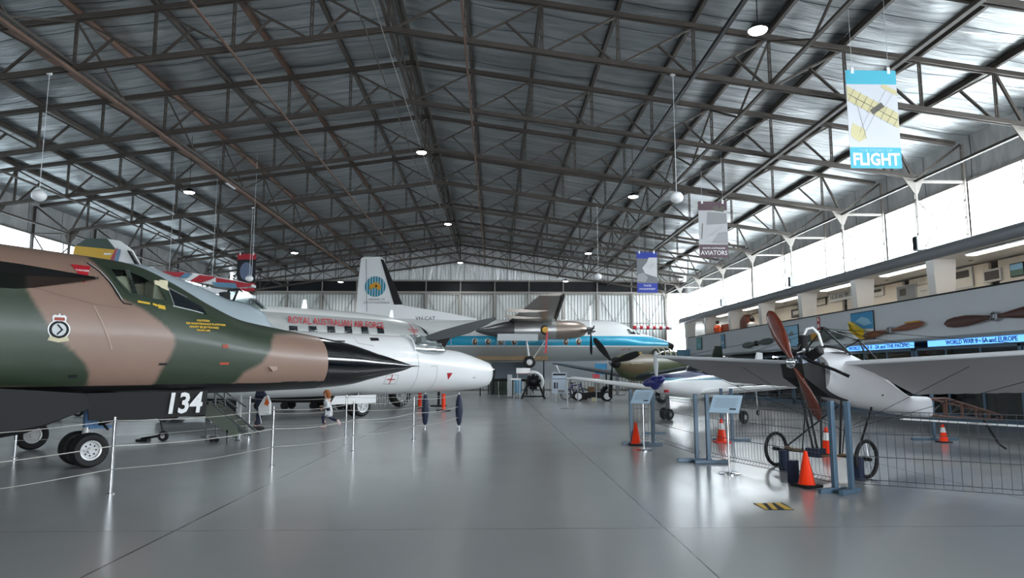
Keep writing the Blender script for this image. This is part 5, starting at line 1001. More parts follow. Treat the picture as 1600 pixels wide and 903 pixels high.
b3 = banner(8.0, 35., 5.68, 7.82, 1.08, 'blue-edged banner with a small aircraft among dark clouds', bluem, bluem, ('banner_cloud', '74767b')); text('THOSE', .13, MATS['white_paint'], b3, (0, -.014, .36), (R(90), 0, 0)); text('MAGNIFICENT', .13, MATS['white_paint'], b3, (0, -.014, .18), (R(90), 0, 0))
pic(b3, 'pictured_cloud', [(-.1, 1.0), (-.25, 1.3), (0, 1.6), (.1, 1.85), (.53, 1.85), (.53, .8), (.2, .9)], lg_, -.009); pic(b3, 'pictured_cloud', [(-.53, .6), (-.5, .95), (-.2, 1.05), (.05, .8), (-.1, .55)], gy_, -.009)
for a in ((-.02, 1.38, .42, 1.52), (.05, 1.28, .45, 1.42), (.2, 1.3, .28, 1.55)): q = MB(); q.bar((a[0], -.012, a[1]), (a[2], -.012, a[3]), .025, .003); q.build('pictured_aircraft', MATS['black_matt'], b3)
b4 = banner(-15., 41., 6.4, 8.66, 1.12, 'red and black banner with an oval portrait reading FLIGHT', redm, redm, ('banner_black', '191a20')); text('FLIGHT', .3, MATS['white_paint'], b4, (0, -.014, .25), (R(90), 0, 0))
pic(b4, 'pictured_oval', circ(0, 1.2, .38, 24, .55), mat('picture_blue', '68748f', .7), -.009)

# ------------------------------------------------------------------ balcony wall: signs, propellers, pictures
SB = mat('sign_blue', '5fa0f0', .5, emit=1.1); SI = mat('sign_ink', '1a2f8f', .6)
def wallsign(ya, yb, s, lab, fs, txs):
    t = thing('hall_sign', lab, 'sign', (14.93, (ya+yb)/2, 2.53), R(-90), 'lit hall signs under the balcony'); L = abs(yb-ya)
    MB().box((0, 0, 0), (L, .06, .2)).build('light_panel', SB, t); q = MB(); q.box((0, 0, .115), (L+.05, .1, .03)); q.box((0, 0, -.115), (L+.05, .1, .03)); q.build('frame', MATS['blue_steel'], t)
    o = text(s, fs, SI, t, (0, -.036, 0), (R(90), 0, 0), 'sign_lettering', xs=txs, off=.003)
    wd = max(v.co.x for v in o.data.vertices)-min(v.co.x for v in o.data.vertices)
    return t, o, wd
for ya, yb, s, lab, frac in ((18.0, 23.0, 'WORLD WAR II - SA and EUROPE', 'lit blue sign reading WORLD WAR II - SA and EUROPE', .62), (23.85, 28.4, 'WORLD WAR II - SA and THE PACIFIC', 'lit blue sign reading WORLD WAR II - SA and THE PACIFIC', .92)):
    t, o, wd = wallsign(ya, yb, s, lab, .2, 1.)
    o.data.transform(Matrix.Diagonal(((yb-ya)*frac/wd, 1, 1, 1))); 
for i, y in enumerate([16.4, 21.4, 26.4, 31.4, 36.4, 41.4, 46.4]):
    t = thing('display_bay', 'dark glazed display bay under the balcony, %s from the camera end' % ORD[i], 'showcase', (15.0, y, 0), R(-90), 'glazed display bays')
    f = MB(); f.box((-2.4, 0, 1.2), (.12, .1, 2.4)); f.box((2.4, 0, 1.2), (.12, .1, 2.4)); f.box((0, 0, 2.36), (4.9, .1, .08)); f.box((0, 0, .1), (4.9, .1, .2)); f.box((-.8, 0, 1.25), (.06, .08, 2.3)); f.box((.8, 0, 1.25), (.06, .08, 2.3)); f.build('frame', MATS['blue_steel'], t)
    MB().box((0, .0, 1.25), (4.7, .01, 2.2)).build('glass', MATS['nose_glass'], t)
    for k in range(3): 
        xx = -1.6+1.6*k; MB().box((xx, .9, random.uniform(1.2, 1.5)), (random.uniform(.7, 1.2), .05, random.uniform(.9, 1.4))).build('display_board', mat('board_%d' % (k+i % 2), ['5f7688', '3c4b58', '7d93a3', '2f3c48'][(k+i) % 4], .6), t)
for y, z in ((28.6, 2.35), (31.5, 2.35), (36., 2.35), (43., 2.3), (46., 2.3)):
    t = thing('wall_light', 'small lit lamp under the balcony %s' % ('beside the pacific sign' if y < 30 else 'near %s' % {31.5: 'the yellow-tipped propeller', 36.: 'the four-pronged grey propeller', 43.: 'the narrow blue picture', 46.: 'the balcony end'}[y]), 'lamp', (14.9, y, z)); MB().ball((0, 0, 0), .05, 10).build('bulb', MATS['lamp_glow'], t); MB().box((.06, 0, .1), (.05, .08, .15)).build('bracket', MATS['dark_metal'], t); MB().tube([(.06, 0, .1), (.06, 0, z*.0+.28)], .01, 5).build('stem', MATS['dark_metal'], t)
XB = 14.57
def wallprop(ya, yb, zc, tilt, mats, lab, w_=.3, hubm='steel', three=False):
    yc_, L = (ya+yb)/2, abs(yb-ya)/2; t = thing('wall_propeller', lab, 'propeller', (XB-.12, yc_, zc), R(-90))
    for s_, m_ in ((-1, mats[0]), (1, mats[1])):
        d = unit(V(s_, 0, s_*math.tan(R(tilt)))); side = V(-d[2], 0, d[0]); rg = []
        for r_, ww_, th in ((.04, .3, .05), (.15, .42, .045), (.35, .75, .035), (.55, 1., .028), (.78, .95, .02), (.93, .7, .014), (1., .15, .01)):
            c = d*L*r_; rg.append([c+side*w_/2*ww_*math.cos(a)+V(0, 1, 0)*th*math.sin(a) for a in np.linspace(0, 2*math.pi, 10, endpoint=False)])
        q = MB(); q.rings(rg); q.build('propeller_blade', m_, t, smooth=50)
    q = MB(); q.lathe((0, .06, 0), (0, -1, 0), [(0, .14), (.12, .14), (.13, .1), (.14, .04)], 24); h = q.build('hub', MATS[hubm], t, smooth=40)
    for k in range(6): a = k*math.pi/3; MB().lathe((.08*math.cos(a), -.07, .08*math.sin(a)), (0, -1, 0), [(0, .018), (.02, .018)], 8).build('bolt', MATS['dark_metal'], h)
    MB().box((0, .09, 0), (.08, .08, .08)).build('bracket', MATS['dark_metal'], t)
    return t
dw = mat('prop_dark_wood', '4c2a22', .35, var=.2, coat=.3); mw = mat('prop_mid_wood', '7a4a33', .35, var=.25, coat=.3); gp = mat('prop_grey', '4c5350', .5, var=.2); yp = mat('prop_yellow', 'c8942b', .5)
wallprop(21.4, 16.9, 3.17, 1.5, (dw, dw), 'long dark wooden propeller with bolted metal hub on the balcony front, nearest', .34)
t = wallprop(26.4, 22.4, 3.07, 4, (mw, mw), 'mid-brown wooden propeller with a yellow-edged blade on the balcony front', .26); q = MB(); q.box((1.35, -.02, .22), (.8, .02, .05)); q.build('yellow_edge', yp, t)
t = wallprop(31.3, 27.7, 3.1, 0, (gp, gp), 'grey propeller with a yellow panel on the balcony front', .34); MB().box((-.75, -.05, .05), (.5, .03, .3)).build('yellow_panel', yp, t, bevel=.02); q = MB(); q.ball((.1, -.03, .05), (.4, .06, .32), 16); q.build('blade_boss', gp, t, smooth=60)
wallprop(39.3, 35., 3.13, 2, (gp, gp), 'dull grey curved propeller on the balcony front, farthest', .34, 'dark_metal')
def picture(ya, yb, z0, z1, lab, back, shapes, x=XB, tilt=0, frame_='dark_metal', nm='picture', cat='picture'):
    t = thing(nm, lab, cat, (x-.03, (ya+yb)/2, z0), R(-90)); L, H_ = abs(yb-ya), z1-z0
    MB().box((0, 0, H_/2), (L+.06, .03, H_+.06)).build('frame', MATS[frame_], t); MB().box((0, -.018, H_/2), (L, .006, H_)).build('print', back, t)
    for k, (n_, poly, m_) in enumerate(shapes): q = MB(); q.prism([(a*L/2, c*H_) for a, c in poly], (0, -.024-.002*k, 0), (1, 0, 0), (0, 0, 1), .002); q.build(n_, m_, t)
    return t
skyb = mat('print_sky', '8fc3e0', .5); skyd = mat('print_deep', '3d93c7', .5); yel = mat('print_yellow', 'd8b821', .5); wht = MATS['white_paint']
picture(27.2, 25.6, 2.85, 3.9, 'square picture of a yellow biplane against a blue sky on the balcony front', wht, [('sky', [(-1, .45), (1, .35), (1, 1), (-1, 1)], skyd), ('cloud', [(-.6, .7), (0, .85), (.6, .75), (.9, .55), (.2, .5)], skyb)])
t = thing('model_biplane', 'yellow model biplane mounted over the blue sky picture', 'model aircraft', (XB-.34, 26.3, 3.05), R(-90))
for z in (.0, .3): MB().bar((-.45, 0, z+.2), (.55, -.1, z-.2), .2, .03).build('wing', yel, t)
MB().tube([(-.5, .05, .35), (.45, -.05, .0)], [.03, .1], 10).build('fuselage', yel, t, smooth=50); MB().bar((-.5, .0, .5), (-.4, .0, .2), .12, .02).build('tail', yel, t); MB().tube([(0, .3, .1), (0, 0, .1)], .02, 6).build('bracket', MATS['dark_metal'], t)
picture(33.7, 32.1, 2.8, 3.8, 'pale blue framed picture on the balcony front behind the propeller tip', skyb, [('drawing', [(-.3, .6), (.2, .75), (.5, .55), (0, .5)], MATS['mid_grey']), ('drawing', [(-.6, .3), (-.2, .4), (.1, .2), (-.4, .15)], MATS['mid_grey'])])
picture(43.2, 42.5, 3.05, 3.9, 'narrow blue picture on the far balcony front', mat('print_blue2', '5e98b8', .5), [('drawing', [(-.5, .3), (.5, .3), (.5, .5), (-.5, .5)], MATS['light_grey'])])
picture(48.5, 47.3, 3.15, 3.95, 'teal picture on the balcony front nearest the end wall', mat('print_teal', '58a9a6', .5), [('drawing', [(-.4, .2), (.5, .2), (.5, .5), (-.4, .5)], skyb)])
t = thing('fire_sign', 'narrow red and white vertical sign on the balcony rail', 'sign', (XB-.02, 30.05, 3.72), R(-90)); MB().box((0, 0, 0), (.26, .01, .58)).build('plate', MATS['red'], t); MB().box((0, -.008, .18), (.12, .004, .14)).build('symbol', wht, t); MB().box((0, -.008, -.1), (.14, .004, .16)).build('symbol', wht, t)
t = thing('model_aircraft', 'small red model aircraft hanging in the nearest mezzanine bay', 'model aircraft', (16.2, 19.3, 4.95), R(-90)); rd = mat('model_red', 'b25a56', .5)
MB().box((0, 0, .02), (1.3, .18, .02)).build('wing', rd, t); MB().box((0, 0, .16), (.7, .14, .02)).build('wing', rd, t); MB().tube([(0, -.3, .05), (0, .4, .08)], [.06, .03], 10).build('fuselage', rd, t); MB().tube([(0, 0, .16), (0, 0, .4)], .004, 4).build('wire', MATS['dark_metal'], t)
# mezzanine rooms: pictures and display pieces against the back of the open bays
XM = 16.1
def room_pic(px, py, w_, h_, lab, m_, ft='dark_metal', x=17.0, shapes=()):
    p = atX(px, py, x); return picture(p[1]+w_/2, p[1]-w_/2, max(2.95, p[2]-h_/2), p[2]+h_/2, lab, m_, shapes, x=x, frame_=ft)
pw = mat('paper', 'd9d4c9', .7); ph = mat('photo_dark', '4b4846', .6)
for k, (ya_, yb_) in enumerate([(17.85, 22.4), (22.85, 27.4), (27.85, 32.4), (32.85, 37.4), (37.85, 42.4), (42.85, 47.4)]):
    m_ = MB(); m_.box((17.2, (ya_+yb_)/2, 4.1), (.1, yb_-ya_, 2.5)); struct(m_, 'wall_room_%d' % (k+1), MATS['room_cream'])
XW = 17.12
def rp(ya, yb, z0, z1, lab, back, shapes=(), fr='dark_metal'): return picture(ya, yb, z0, z1, lab, back, shapes, x=XW, frame_=fr)
dkp = [('photograph', [(-.8, .5), (.8, .5), (.8, .88), (-.8, .88)], ph)]
for (x0_, x1_, y0_, y1_, lab, bk, sh, fr) in [((1489), 1519, 417, 452, 'white poster with a dark photograph in the second mezzanine bay from the camera', pw, dkp, 'light_grey'), (1540, 1564, 419, 441, 'dark photograph poster right of the white poster upstairs', pw, [('photograph', [(-.9, .1), (.9, .1), (.9, .9), (-.9, .9)], ph)], 'light_grey'), (1582, 1600, 410, 432, 'green landscape picture upstairs at the right edge', mat('print_green', '5f7d6f', .6), [('sky', [(-1, .5), (1, .5), (1, 1), (-1, 1)], skyb)], 'dark_metal'),
        (1357, 1381, 449, 465, 'poster with dark photograph upstairs, left of the sign about life and times', pw, dkp, 'light_grey'), (1404, 1432, 443, 470, 'grey collage poster upstairs beside a brown frame', MATS['mid_grey'], [('photograph', [(-.7, .3), (.0, .3), (.0, .8), (-.7, .8)], ph)], 'light_grey'), (1436, 1456, 443, 466, 'brown framed certificate upstairs', pw, [('lettering', [(-.5, .5), (.5, .5), (.5, .56), (-.5, .56)], MATS['mid_grey'])], 'timber'),
        (1260, 1273, 467, 481, 'dark framed photo upstairs above the fire sign left side', pw, [('photograph', [(-.7, .2), (.7, .2), (.7, .8), (-.7, .8)], ph)], 'dark_metal'), (1238, 1252, 482, 496, 'small dark framed photo upstairs right of the propeller tip', ph, [('photograph', [(-.6, .3), (.6, .3), (.6, .8), (-.6, .8)], pw)], 'dark_metal'), (1276, 1291, 467, 478, 'framed pale print upstairs left of the life and times sign', pw, [], 'dark_metal')]:
    A_, B_ = atX(x0_, y1_, XW), atX(x1_, y0_, XW); rp(A_[1], B_[1], max(2.95, A_[2]), max(B_[2], max(2.95, A_[2])+.3), lab, bk, sh, fr)
A_, B_ = atX(1296, 466, 17.0), atX(1336, 458, 17.0)
t = thing('exhibit_sign', 'white upstairs sign reading THE LIFE AND TIMES OF above a glazed cabinet', 'sign', (17.0, (A_[1]+B_[1])/2, (A_[2]+B_[2])/2), R(-90)); L = abs(A_[1]-B_[1])
MB().box((0, 0, 0), (L, .06, .42)).build('board', wht, t); o = text('THE LIFE AND TIMES OF', .3, MATS['mid_grey'], t, (0, -.035, 0), (R(90), 0, 0)); wd = max(v.co.x for v in o.data.vertices)-min(v.co.x for v in o.data.vertices); o.data.transform(Matrix.Diagonal((L*.9/wd, 1, 1, 1)))
t = thing('glazed_cabinet', 'dark glazed cabinet upstairs under the life and times sign', 'cabinet', (16.9, (A_[1]+B_[1])/2, 2.84), R(-90)); MB().box((0, 0, .65), (L, .3, 1.3)).build('body', MATS['mid_grey'], t)
for k in range(3): MB().box((-L/3+k*L/3, -.16, .7), (L/3-.1, .02, 1.1)).build('door', MATS['glass_dark'], t)
cw = mat('cabinet_wood', '6b3526', .5, var=.2)
for px, lab, w_, h_, arch in ((1173, 'arched red-brown wooden cabinet upstairs in the far bay', 1.3, 1.95, True), (1140, 'plain dark cabinet upstairs at the far end', 1.1, 1.9, False)):
    A_ = atX(px, 500, 15.9); t = thing('wooden_cabinet', lab, 'cabinet', (15.9, A_[1], 2.84), R(-90))
    poly = [(-w_/2, 0), (w_/2, 0), (w_/2, h_)]+([(w_/4, h_+.15), (0, h_+.28), (-w_/4, h_+.15)] if arch else [])+[(-w_/2, h_)]
    q = MB(); q.prism(poly, (0, 0, 0), (1, 0, 0), (0, 0, 1), .4); q.build('body', cw, t)
    for s_ in (-1, 1): q = MB().box((s_*w_/4, -.42, h_/2), (w_/2-.08, .03, h_-.12)); q.build('door', cw, t)
A_ = atX(1121, 505, 15.8)
t = thing('mannequin', 'mannequin in an orange suit standing on the far mezzanine', 'mannequin', (15.25, float(atX(1121, 505, 15.25)[1]), 2.84)); t.scale = (1.3, 1.3, 1.3); osx = mat('suit_orange', 'c8502a', .7)
MB().tube([(0, 0, .75), (0, 0, 1.0), (0, 0, 1.3), (0, 0, 1.45)], [.17, .15, .22, .09], 14).build('torso', osx, t, smooth=50); MB().ball((0, 0, 1.6), .1, 14).build('head', MATS['black_matt'], t, smooth=60)
for s_ in (-1, 1): MB().tube([(0, s_*.22, 1.38), (.03, s_*.27, 1.1), (0, s_*.26, .85)], [.07, .055, .045], 10).build('arm', osx, t, smooth=50); MB().tube([(0, s_*.09, .8), (0, s_*.1, .4), (0, s_*.1, 0)], [.1, .07, .06], 10).build('leg', osx, t, smooth=50)
A_ = atX(1182, 489, 15.7)
t = thing('mannequin', 'pale dressed bust beside the arched wooden cabinet upstairs', 'mannequin', (15.4, float(A_[1]), 2.84)); t.scale = (1.2, 1.2, 1.3); MB().tube([(0, 0, 0), (0, 0, .9), (0, 0, 1.2), (0, 0, 1.3)], [.2, .18, .24, .1], 14).build('torso', MATS['light_grey'], t, smooth=50); MB().ball((0, 0, 1.43), .12, 14).build('head', MATS['black_matt'], t, smooth=60)
t = thing('exit_sign', 'green exit sign at the far end of the right windows', 'sign', (14.9, 51.2, 5.6), R(-60)); MB().box((0, 0, 0), (.6, .08, .3)).build('panel', mat('exit_green', '4fc79a', .5, emit=.6), t); text('EXIT', .2, wht, t, (0, -.045, 0), (R(90), 0, 0)); MB().tube([(0, 0, .1), (0, 0, 2.5)], .012, 6).build('rod', MATS['light_grey'], t)
for y_, lab in ((22.9, 'grey box speaker on the wall column nearest the camera at right'), (32.9, 'grey box speaker on a wall column, middle one of the three'), (43.0, 'grey box speaker on the far wall column')):
    t = thing('wall_speaker', lab, 'speaker', (XR-.05, y_-.35, 5.95), 0, 'speakers on the right columns'); MB().box((0, 0, 0), (.28, .26, .5)).build('cabinet', MATS['mid_grey'], t, bevel=.02); MB().box((-.145, 0, 0), (.01, .2, .42)).build('grille', MATS['dark_metal'], t); MB().box((.0, .2, 0), (.05, .2, .05)).build('bracket', MATS['dark_metal'], t)
# red and white striped pole beyond the airliner nose
t = thing('striped_pole', 'red and white striped horizontal pole beyond the airliner nose', 'pole', (11.3, 52., 0)); 
for k in range(12): MB().tube([(-.6+k*.25, 0, 4.95-.005*k), (-.35+k*.25, 0, 4.945-.005*k)], .14, 14).build('stripe', MATS['red'] if k % 2 == 0 else wht, t, smooth=60)
MB().tube([(-.4, 0, 4.95), (-.4, 0, 0)], .05, 8).build('mast', MATS['mid_grey'], t)
# ------------------------------------------------------------------ middle distance
def P_(px, py, Y): p = atY(px, py, Y); return float(p[0]), float(p[2])
t = thing('radial_engine', 'black radial aero engine with white cowl ring on a black trestle, centre of the hangar', 'engine', (2.3, 40.2, 0))
for a in range(9): q = MB(); d = V(math.sin(a*.698), 0, math.cos(a*.698)); q.lathe(V(0, 0, .98), d, [(0, .08), (.12, .1), (.16, .13), (.2, .1), (.24, .13), (.28, .1), (.32, .13), (.38, .1), (.44, .11), (.46, .05)], 14); q.build('cylinder', MATS['black_matt'], t, smooth=30)
q = MB(); q.lathe((0, .2, .98), (0, -1, 0), [(0, .2), (.3, .24), (.45, .16), (.55, .05)], 20); q.build('crankcase', MATS['dark_metal'], t, smooth=40)
q = MB(); q.tube([V(.56*math.sin(a), -.1, .98+.56*math.cos(a)) for a in np.linspace(-.3, 2.3, 16)], .09, 10); q.build('cowl_ring', MATS['white_paint'], t, smooth=60)
for s_ in (-1, 1):
    for y_ in (-.35, .35): MB().bar((s_*.3, y_*.3, .95), (s_*.66, y_, .03), .07, .07).build('trestle_leg', MATS['black_matt'], t)
    MB().bar((s_*.66, -.35, .05), (s_*.66, .35, .05), .08, .08).build('trestle_foot', MATS['black_matt'], t)
MB().bar((-.6, -.3, .15), (.6, -.3, .15), .05, .08).build('cross_bar', MATS['black_matt'], t)
t = thing('engine_sign', 'white sign with a red line standing above the radial engine', 'sign', (1.75, 40.9, 0)); MB().box((0, 0, 1.62), (.84, .03, .34)).build('board', wht, t); MB().box((0, -.02, 1.46), (.84, .01, .03)).build('red_line', MATS['red'], t); MB().tube([(-.35, .02, 0), (-.35, .02, 1.5)], .02, 6).build('leg', MATS['light_grey'], t); MB().tube([(.35, .02, 0), (.35, .02, 1.5)], .02, 6).build('leg', MATS['light_grey'], t)
text('PRATT & WHITNEY', .08, MATS['mid_grey'], t, (0, -.02, 1.66), (R(90), 0, 0)) if False else None
t = thing('poster_easel', 'white A-frame poster stand with blue text and a dark photograph', 'sign', (3.62, 37.9, 0)); 
pb = MB(); pb.box((0, 0, .95), (.82, .03, 1.15)); pb.build('board', mat('poster_pale', 'c9d7e6', .5), t)
for s_ in (-1, 1): MB().bar((s_*.42, -.03, 0), (s_*.38, 0, 1.5), .03, .03).build('leg', MATS['light_grey'], t); MB().bar((s_*.42, .5, 0), (s_*.38, .03, 1.5), .03, .03).build('leg', MATS['light_grey'], t)
MB().box((0, -.02, 1.42), (.7, .01, .1)).build('heading', MATS['dark_metal'], t); MB().box((-.2, -.02, .82), (.22, .01, .34)).build('photograph', MATS['navy'], t); MB().box((0, -.02, 1.18), (.8, .01, .03)).build('rule', MATS['navy'], t); MB().box((.1, -.02, .5), (.35, .01, .14)).build('photograph', MATS['mid_grey'], t)
for px, py, hh, lab in ((803, 624, 1.15, 'thin white-topped post left of the radial engine'), (812, 625, 1.2, 'pale post just left of the radial engine trestle'), (854, 622, 1.25, 'thin post just right of the radial engine'), (869, 629, 1.1, 'thin chrome post in front of the poster stand'), (887, 638.5, 1.2, 'chrome post on a round base right of the poster stand'), (932, 629, 1.35, 'pale post with a small red sign near the black go-kart'), (903, 627, .9, 'thin post behind the wing tip of the white light aircraft')):
    g = onfloor(px, py); t = thing('display_post', lab, 'post', (float(g[0]), float(g[1]), 0), 0, 'thin display posts'); MB().tube([(0, 0, 0), (0, 0, hh)], .02, 8).build('pole', MATS['light_grey'], t); MB().lathe((0, 0, 0), (0, 0, 1), [(0, .3 if px == 887 else .12), (.02, .3 if px == 887 else .12), (.03, .02)], 20).build('base', MATS['steel'], t)
    if px == 932: MB().box((0, -.02, hh), (.36, .02, .22)).build('sign_plate', MATS['ribbon_red'], t)
    if px == 803: MB().box((.1, 0, hh), (.6, .3, .1)).build('sign_plate', wht, t)
t = thing('information_board', 'pale upright board with a light blue panel beside the radial engine', 'sign', (.95, 41.2, 0)); MB().box((.0, 0, .75), (.28, .04, 1.3)).build('board', MATS['light_grey'], t); MB().box((.5, 0, .7), (.4, .04, .8)).build('blue_panel', mat('panel_cyan', '6fb0d6', .5), t); MB().box((.2, 0, .05), (.9, .3, .06)).build('base', MATS['mid_grey'], t)
# go-kart, bicycle, chairs of clutter under the wings
t = thing('pedal_kart', 'low black soapbox kart with spoked wheels beyond the wing tip', 'kart', (5.3, 37.2, 0))
q = MB(); q.rings([[(x, y, z) for y, z in ((-.3, .15), (.3, .15), (.25, h), (-.25, h))] for x, h in ((-1.1, .25), (-.6, .42), (.2, .5), (.9, .45), (1.1, .3))]); q.build('body', MATS['black_matt'], t, bevel=.03)
for x_, y_ in ((-.75, -.36), (-.75, .36), (.8, -.36), (.8, .36)): q = MB(); q.lathe((x_, y_-.03, .26), (0, 1, 0), [(0, .19), (0, .26), (.06, .26), (.06, .19)], 20, caps=False); w_ = q.build('tyre', MATS['rubber'], t); MB().lathe((x_, y_-.02, .26), (0, 1, 0), [(0, .18), (.03, .18)], 16).build('wheel_disc', MATS['steel'], t)
MB().box((-.8, -.3, .32), (.3, .02, .16)).build('number_plate', wht, t); MB().box((.0, 0, .62), (.3, .4, .28)).build('seat_back', mat('seat_tan', '8a6a4c', .7), t); MB().box((.1, -.32, .1), (.3, .02, .2)).build('label', MATS['cream'], t)
t = thing('bicycle', 'purple and white bicycle parked beside the poster stand', 'bicycle', (4.55, 38.6, 0)); pu = mat('bike_purple', '4d4a86', .4)
for x_ in (-.5, .5): q = MB(); q.lathe((x_, -.02, .33), (0, 1, 0), [(0, .29), (0, .33), (.04, .33), (.04, .29)], 24, caps=False); q.build('wheel', MATS['rubber'], t)
for a, c in (((-.5, 0, .33), (-.1, 0, .8)), ((-.1, 0, .8), (.35, 0, .85)), ((.5, 0, .33), (.32, 0, .98)), ((-.05, 0, .3), (-.15, 0, .92)), ((-.05, 0, .3), (.35, 0, .8)), ((-.5, 0, .33), (-.05, 0, .3))): MB().tube([a, c], .035, 8).build('frame_tube', pu, t)
MB().tube([(.32, -.25, 1.02), (.32, .25, 1.02)], .015, 8).build('handlebar', MATS['chrome'], t); MB().box((-.15, 0, .94), (.25, .12, .05)).build('saddle', MATS['black_matt'], t)
for px, py, w_, h_, m_, lab, nm in ((910, 612, .8, .35, 'seat_tan', 'tan cardboard carton resting behind the black kart', 'carton'), (772, 616, .9, 1.2, 'green_dark', 'dark green storage locker, left of three under the airliner', 'locker'), (786, 616, .9, 1.2, 'green_dark', 'dark green storage locker, middle of three under the airliner', 'locker'), (800, 616, .7, 1.2, 'green_dark', 'dark green storage locker, right of three under the airliner', 'locker')):
    Y_ = 48. if nm == 'locker' else 39.5; x_, _ = P_(px, 600, Y_); t = thing(nm, lab, nm, (x_, Y_, 0)); z0_ = 0
    MB().box((0, 0, h_/2), (w_*.62, .5, h_)).build('body', MATS[m_], t, bevel=.02)
    if nm == 'locker':
        for s_ in (-1, 1): MB().box((s_*w_*.14, -.26, h_/2), (w_*.26, .02, h_*.88)).build('door', mat('locker_green', '47564a', .5), t)
    else: MB().box((0, -.26, h_/2), (w_*.6, .01, .04)).build('tape', MATS['cream'], t)
def slab(px0, px1, py0, py1, Y_, nm, lab, m_, cat, th=.08, legs=True):
    a, c = atY(px0, py1, Y_), atY(px1, py0, Y_); x_ = (a[0]+c[0])/2; t = thing(nm, lab, cat, (float(x_), Y_, 0)); MB().box((0, 0, (a[2]+c[2])/2), (abs(c[0]-a[0]), th, abs(c[2]-a[2]))).build('panel', m_, t)
    if legs:
        for s_ in (-1, 1): MB().box((s_*abs(c[0]-a[0])*.45, .05, a[2]/2+.01), (.08, .08, a[2])).build('leg', MATS['dark_metal'], t)
    return t
slab(745, 855, 556.5, 563, 44.6, 'timber_cradle', 'long brown timber cradle beneath the airliner belly', MATS['timber'], 'cradle', 1.2)
slab(768, 826, 566, 591, 47.5, 'hoarding', 'blue-grey painted panel beneath the airliner, above the green lockers', mat('panel_slate', '76838e', .5), 'hoarding')
slab(826, 960, 564, 596, 50.5, 'partition', 'pale grey partition beyond the airliner wheel', MATS['light_grey'], 'partition')
slab(760, 826, 592, 596, 46.6, 'dark_bench', 'long dark bench top in front of the green lockers', MATS['dark_metal'], 'bench', .5)
slab(930, 948, 568, 585, 44., 'display_case', 'small display case with a bright blue poster left of the black propeller', skyd, 'display case')
slab(1058, 1078, 546, 562, 50., 'blue_panel', 'pale blue panel at the far end of the balcony', mat('panel_pale_blue', '6f9dbb', .5), 'panel')
t = thing('folded_glider', 'slim white curved canopy frame behind the dark wing', 'canopy', (3.9, 43., 0)); q = MB(); q.tube([(0, 0, 2.0), (.2, 0, 1.5), (.6, 0, 1.15), (1.6, 0, 1.05)], .05, 8); q.build('frame', wht, t, smooth=60); MB().box((.9, 0, .55), (.1, .1, 1.1)).build('prop', MATS['mid_grey'], t)
t = thing('equipment_trolley', 'low white-topped black equipment trolley under the transport aircraft', 'trolley', (-8.15, 29.5, 0)); MB().box((0, 0, .82), (4.2, 1.2, .3)).build('top_box', MATS['light_grey'], t); MB().box((0, 0, .45), (4.1, 1.1, .3)).build('chassis', MATS['black_matt'], t)
for x_ in (-1.7, -.6, .6, 1.7):
    for y_ in (-.5, .5): MB().lathe((x_, y_-.06, .17), (0, 1, 0), [(0, .1), (0, .17), (.12, .17), (.12, .1)], 16).build('castor', MATS['rubber'], t)
t = thing('equipment_trolley', 'dark equipment rack on castors at the left, behind the maintenance steps', 'trolley', (-9.6, 22.5, 0)); MB().box((0, 0, .55), (2.2, .9, .75)).build('chassis', MATS['dark_metal'], t, bevel=.03)
for x_ in (-.9, .9):
    for y_ in (-.35, .35): MB().lathe((x_, y_-.05, .15), (0, 1, 0), [(0, .08), (0, .15), (.1, .15), (.1, .08)], 16).build('castor', MATS['rubber'], t)
# maintenance steps behind the nose gear door
SY = 15.7
st_ = thing('maintenance_steps', 'grey-green metal maintenance steps on castors below the camouflaged fuselage', 'steps', (-6.7, SY, 0)); sg_ = mat('steps_green', '6a7268', .5, var=.1)
def sp(px, py, dy=0.): x, z = P_(px, py, SY+dy); return V(x+6.7, dy, z)
for dy in (0., .55):
    q = MB(); po = [(319, 634), (330, 630), (370, 664), (372, 684), (366, 684), (322, 652)]; q.prism([(sp(x, y)[0], sp(x, y)[2]) for x, y in po], (0, dy-.0, 0), (1, 0, 0), (0, 0, 1), .02); q.build('side_panel', sg_, st_)
    MB().bar(sp(327, 628)+V(0, dy, 0), sp(392, 681)+V(0, dy, 0), .035, .05).build('stringer', MATS['steel'], st_); MB().bar(sp(338, 614)+V(0, dy, 0), sp(371, 638)+V(0, dy, 0), .03, .03).build('handrail', MATS['steel'], st_)
    MB().bar(sp(336, 637)+V(0, dy, 0), sp(336, 612)+V(0, dy, 0), .035, .035).build('post', MATS['steel'], st_); MB().bar(sp(322, 652)+V(0, dy, 0), sp(322, 685)+V(0, dy, 0), .03, .03).build('leg', MATS['steel'], st_)
    MB().bar(sp(355, 672)+V(0, dy, 0), sp(355, 692)+V(0, dy, 0), .04, .04).build('leg', MATS['steel'], st_)
for k in range(5): c = sp(333+k*11, 640+k*9); MB().box((c[0], .27, c[2]), (.2, .52, .025)).build('step', sg_, st_)
c = sp(328, 690); q = MB(); q.box((c[0]-.05, .1, .14), (.35, .12, .05)); q.bar((c[0]-.15, .1, .03), (c[0]+.12, .1, .12), .03); q.build('castor_frame', MATS['steel'], st_)
for xx in (-.0, .1): MB().lathe((c[0]+xx, .08, .06), (0, 1, 0), [(0, .03), (0, .055), (.05, .055), (.05, .03)], 14).build('castor', MATS['rubber'], st_)
t = thing('support_post', 'pale blue-white square post standing at the foot of the steps', 'post', (-5.96, 16.29, 0)); MB().box((0, 0, .52), (.07, .07, 1.04)).build('post', MATS['light_grey'], t, bevel=.01); MB().box((0, 0, .01), (.12, .12, .02)).build('base', MATS['steel'], t)
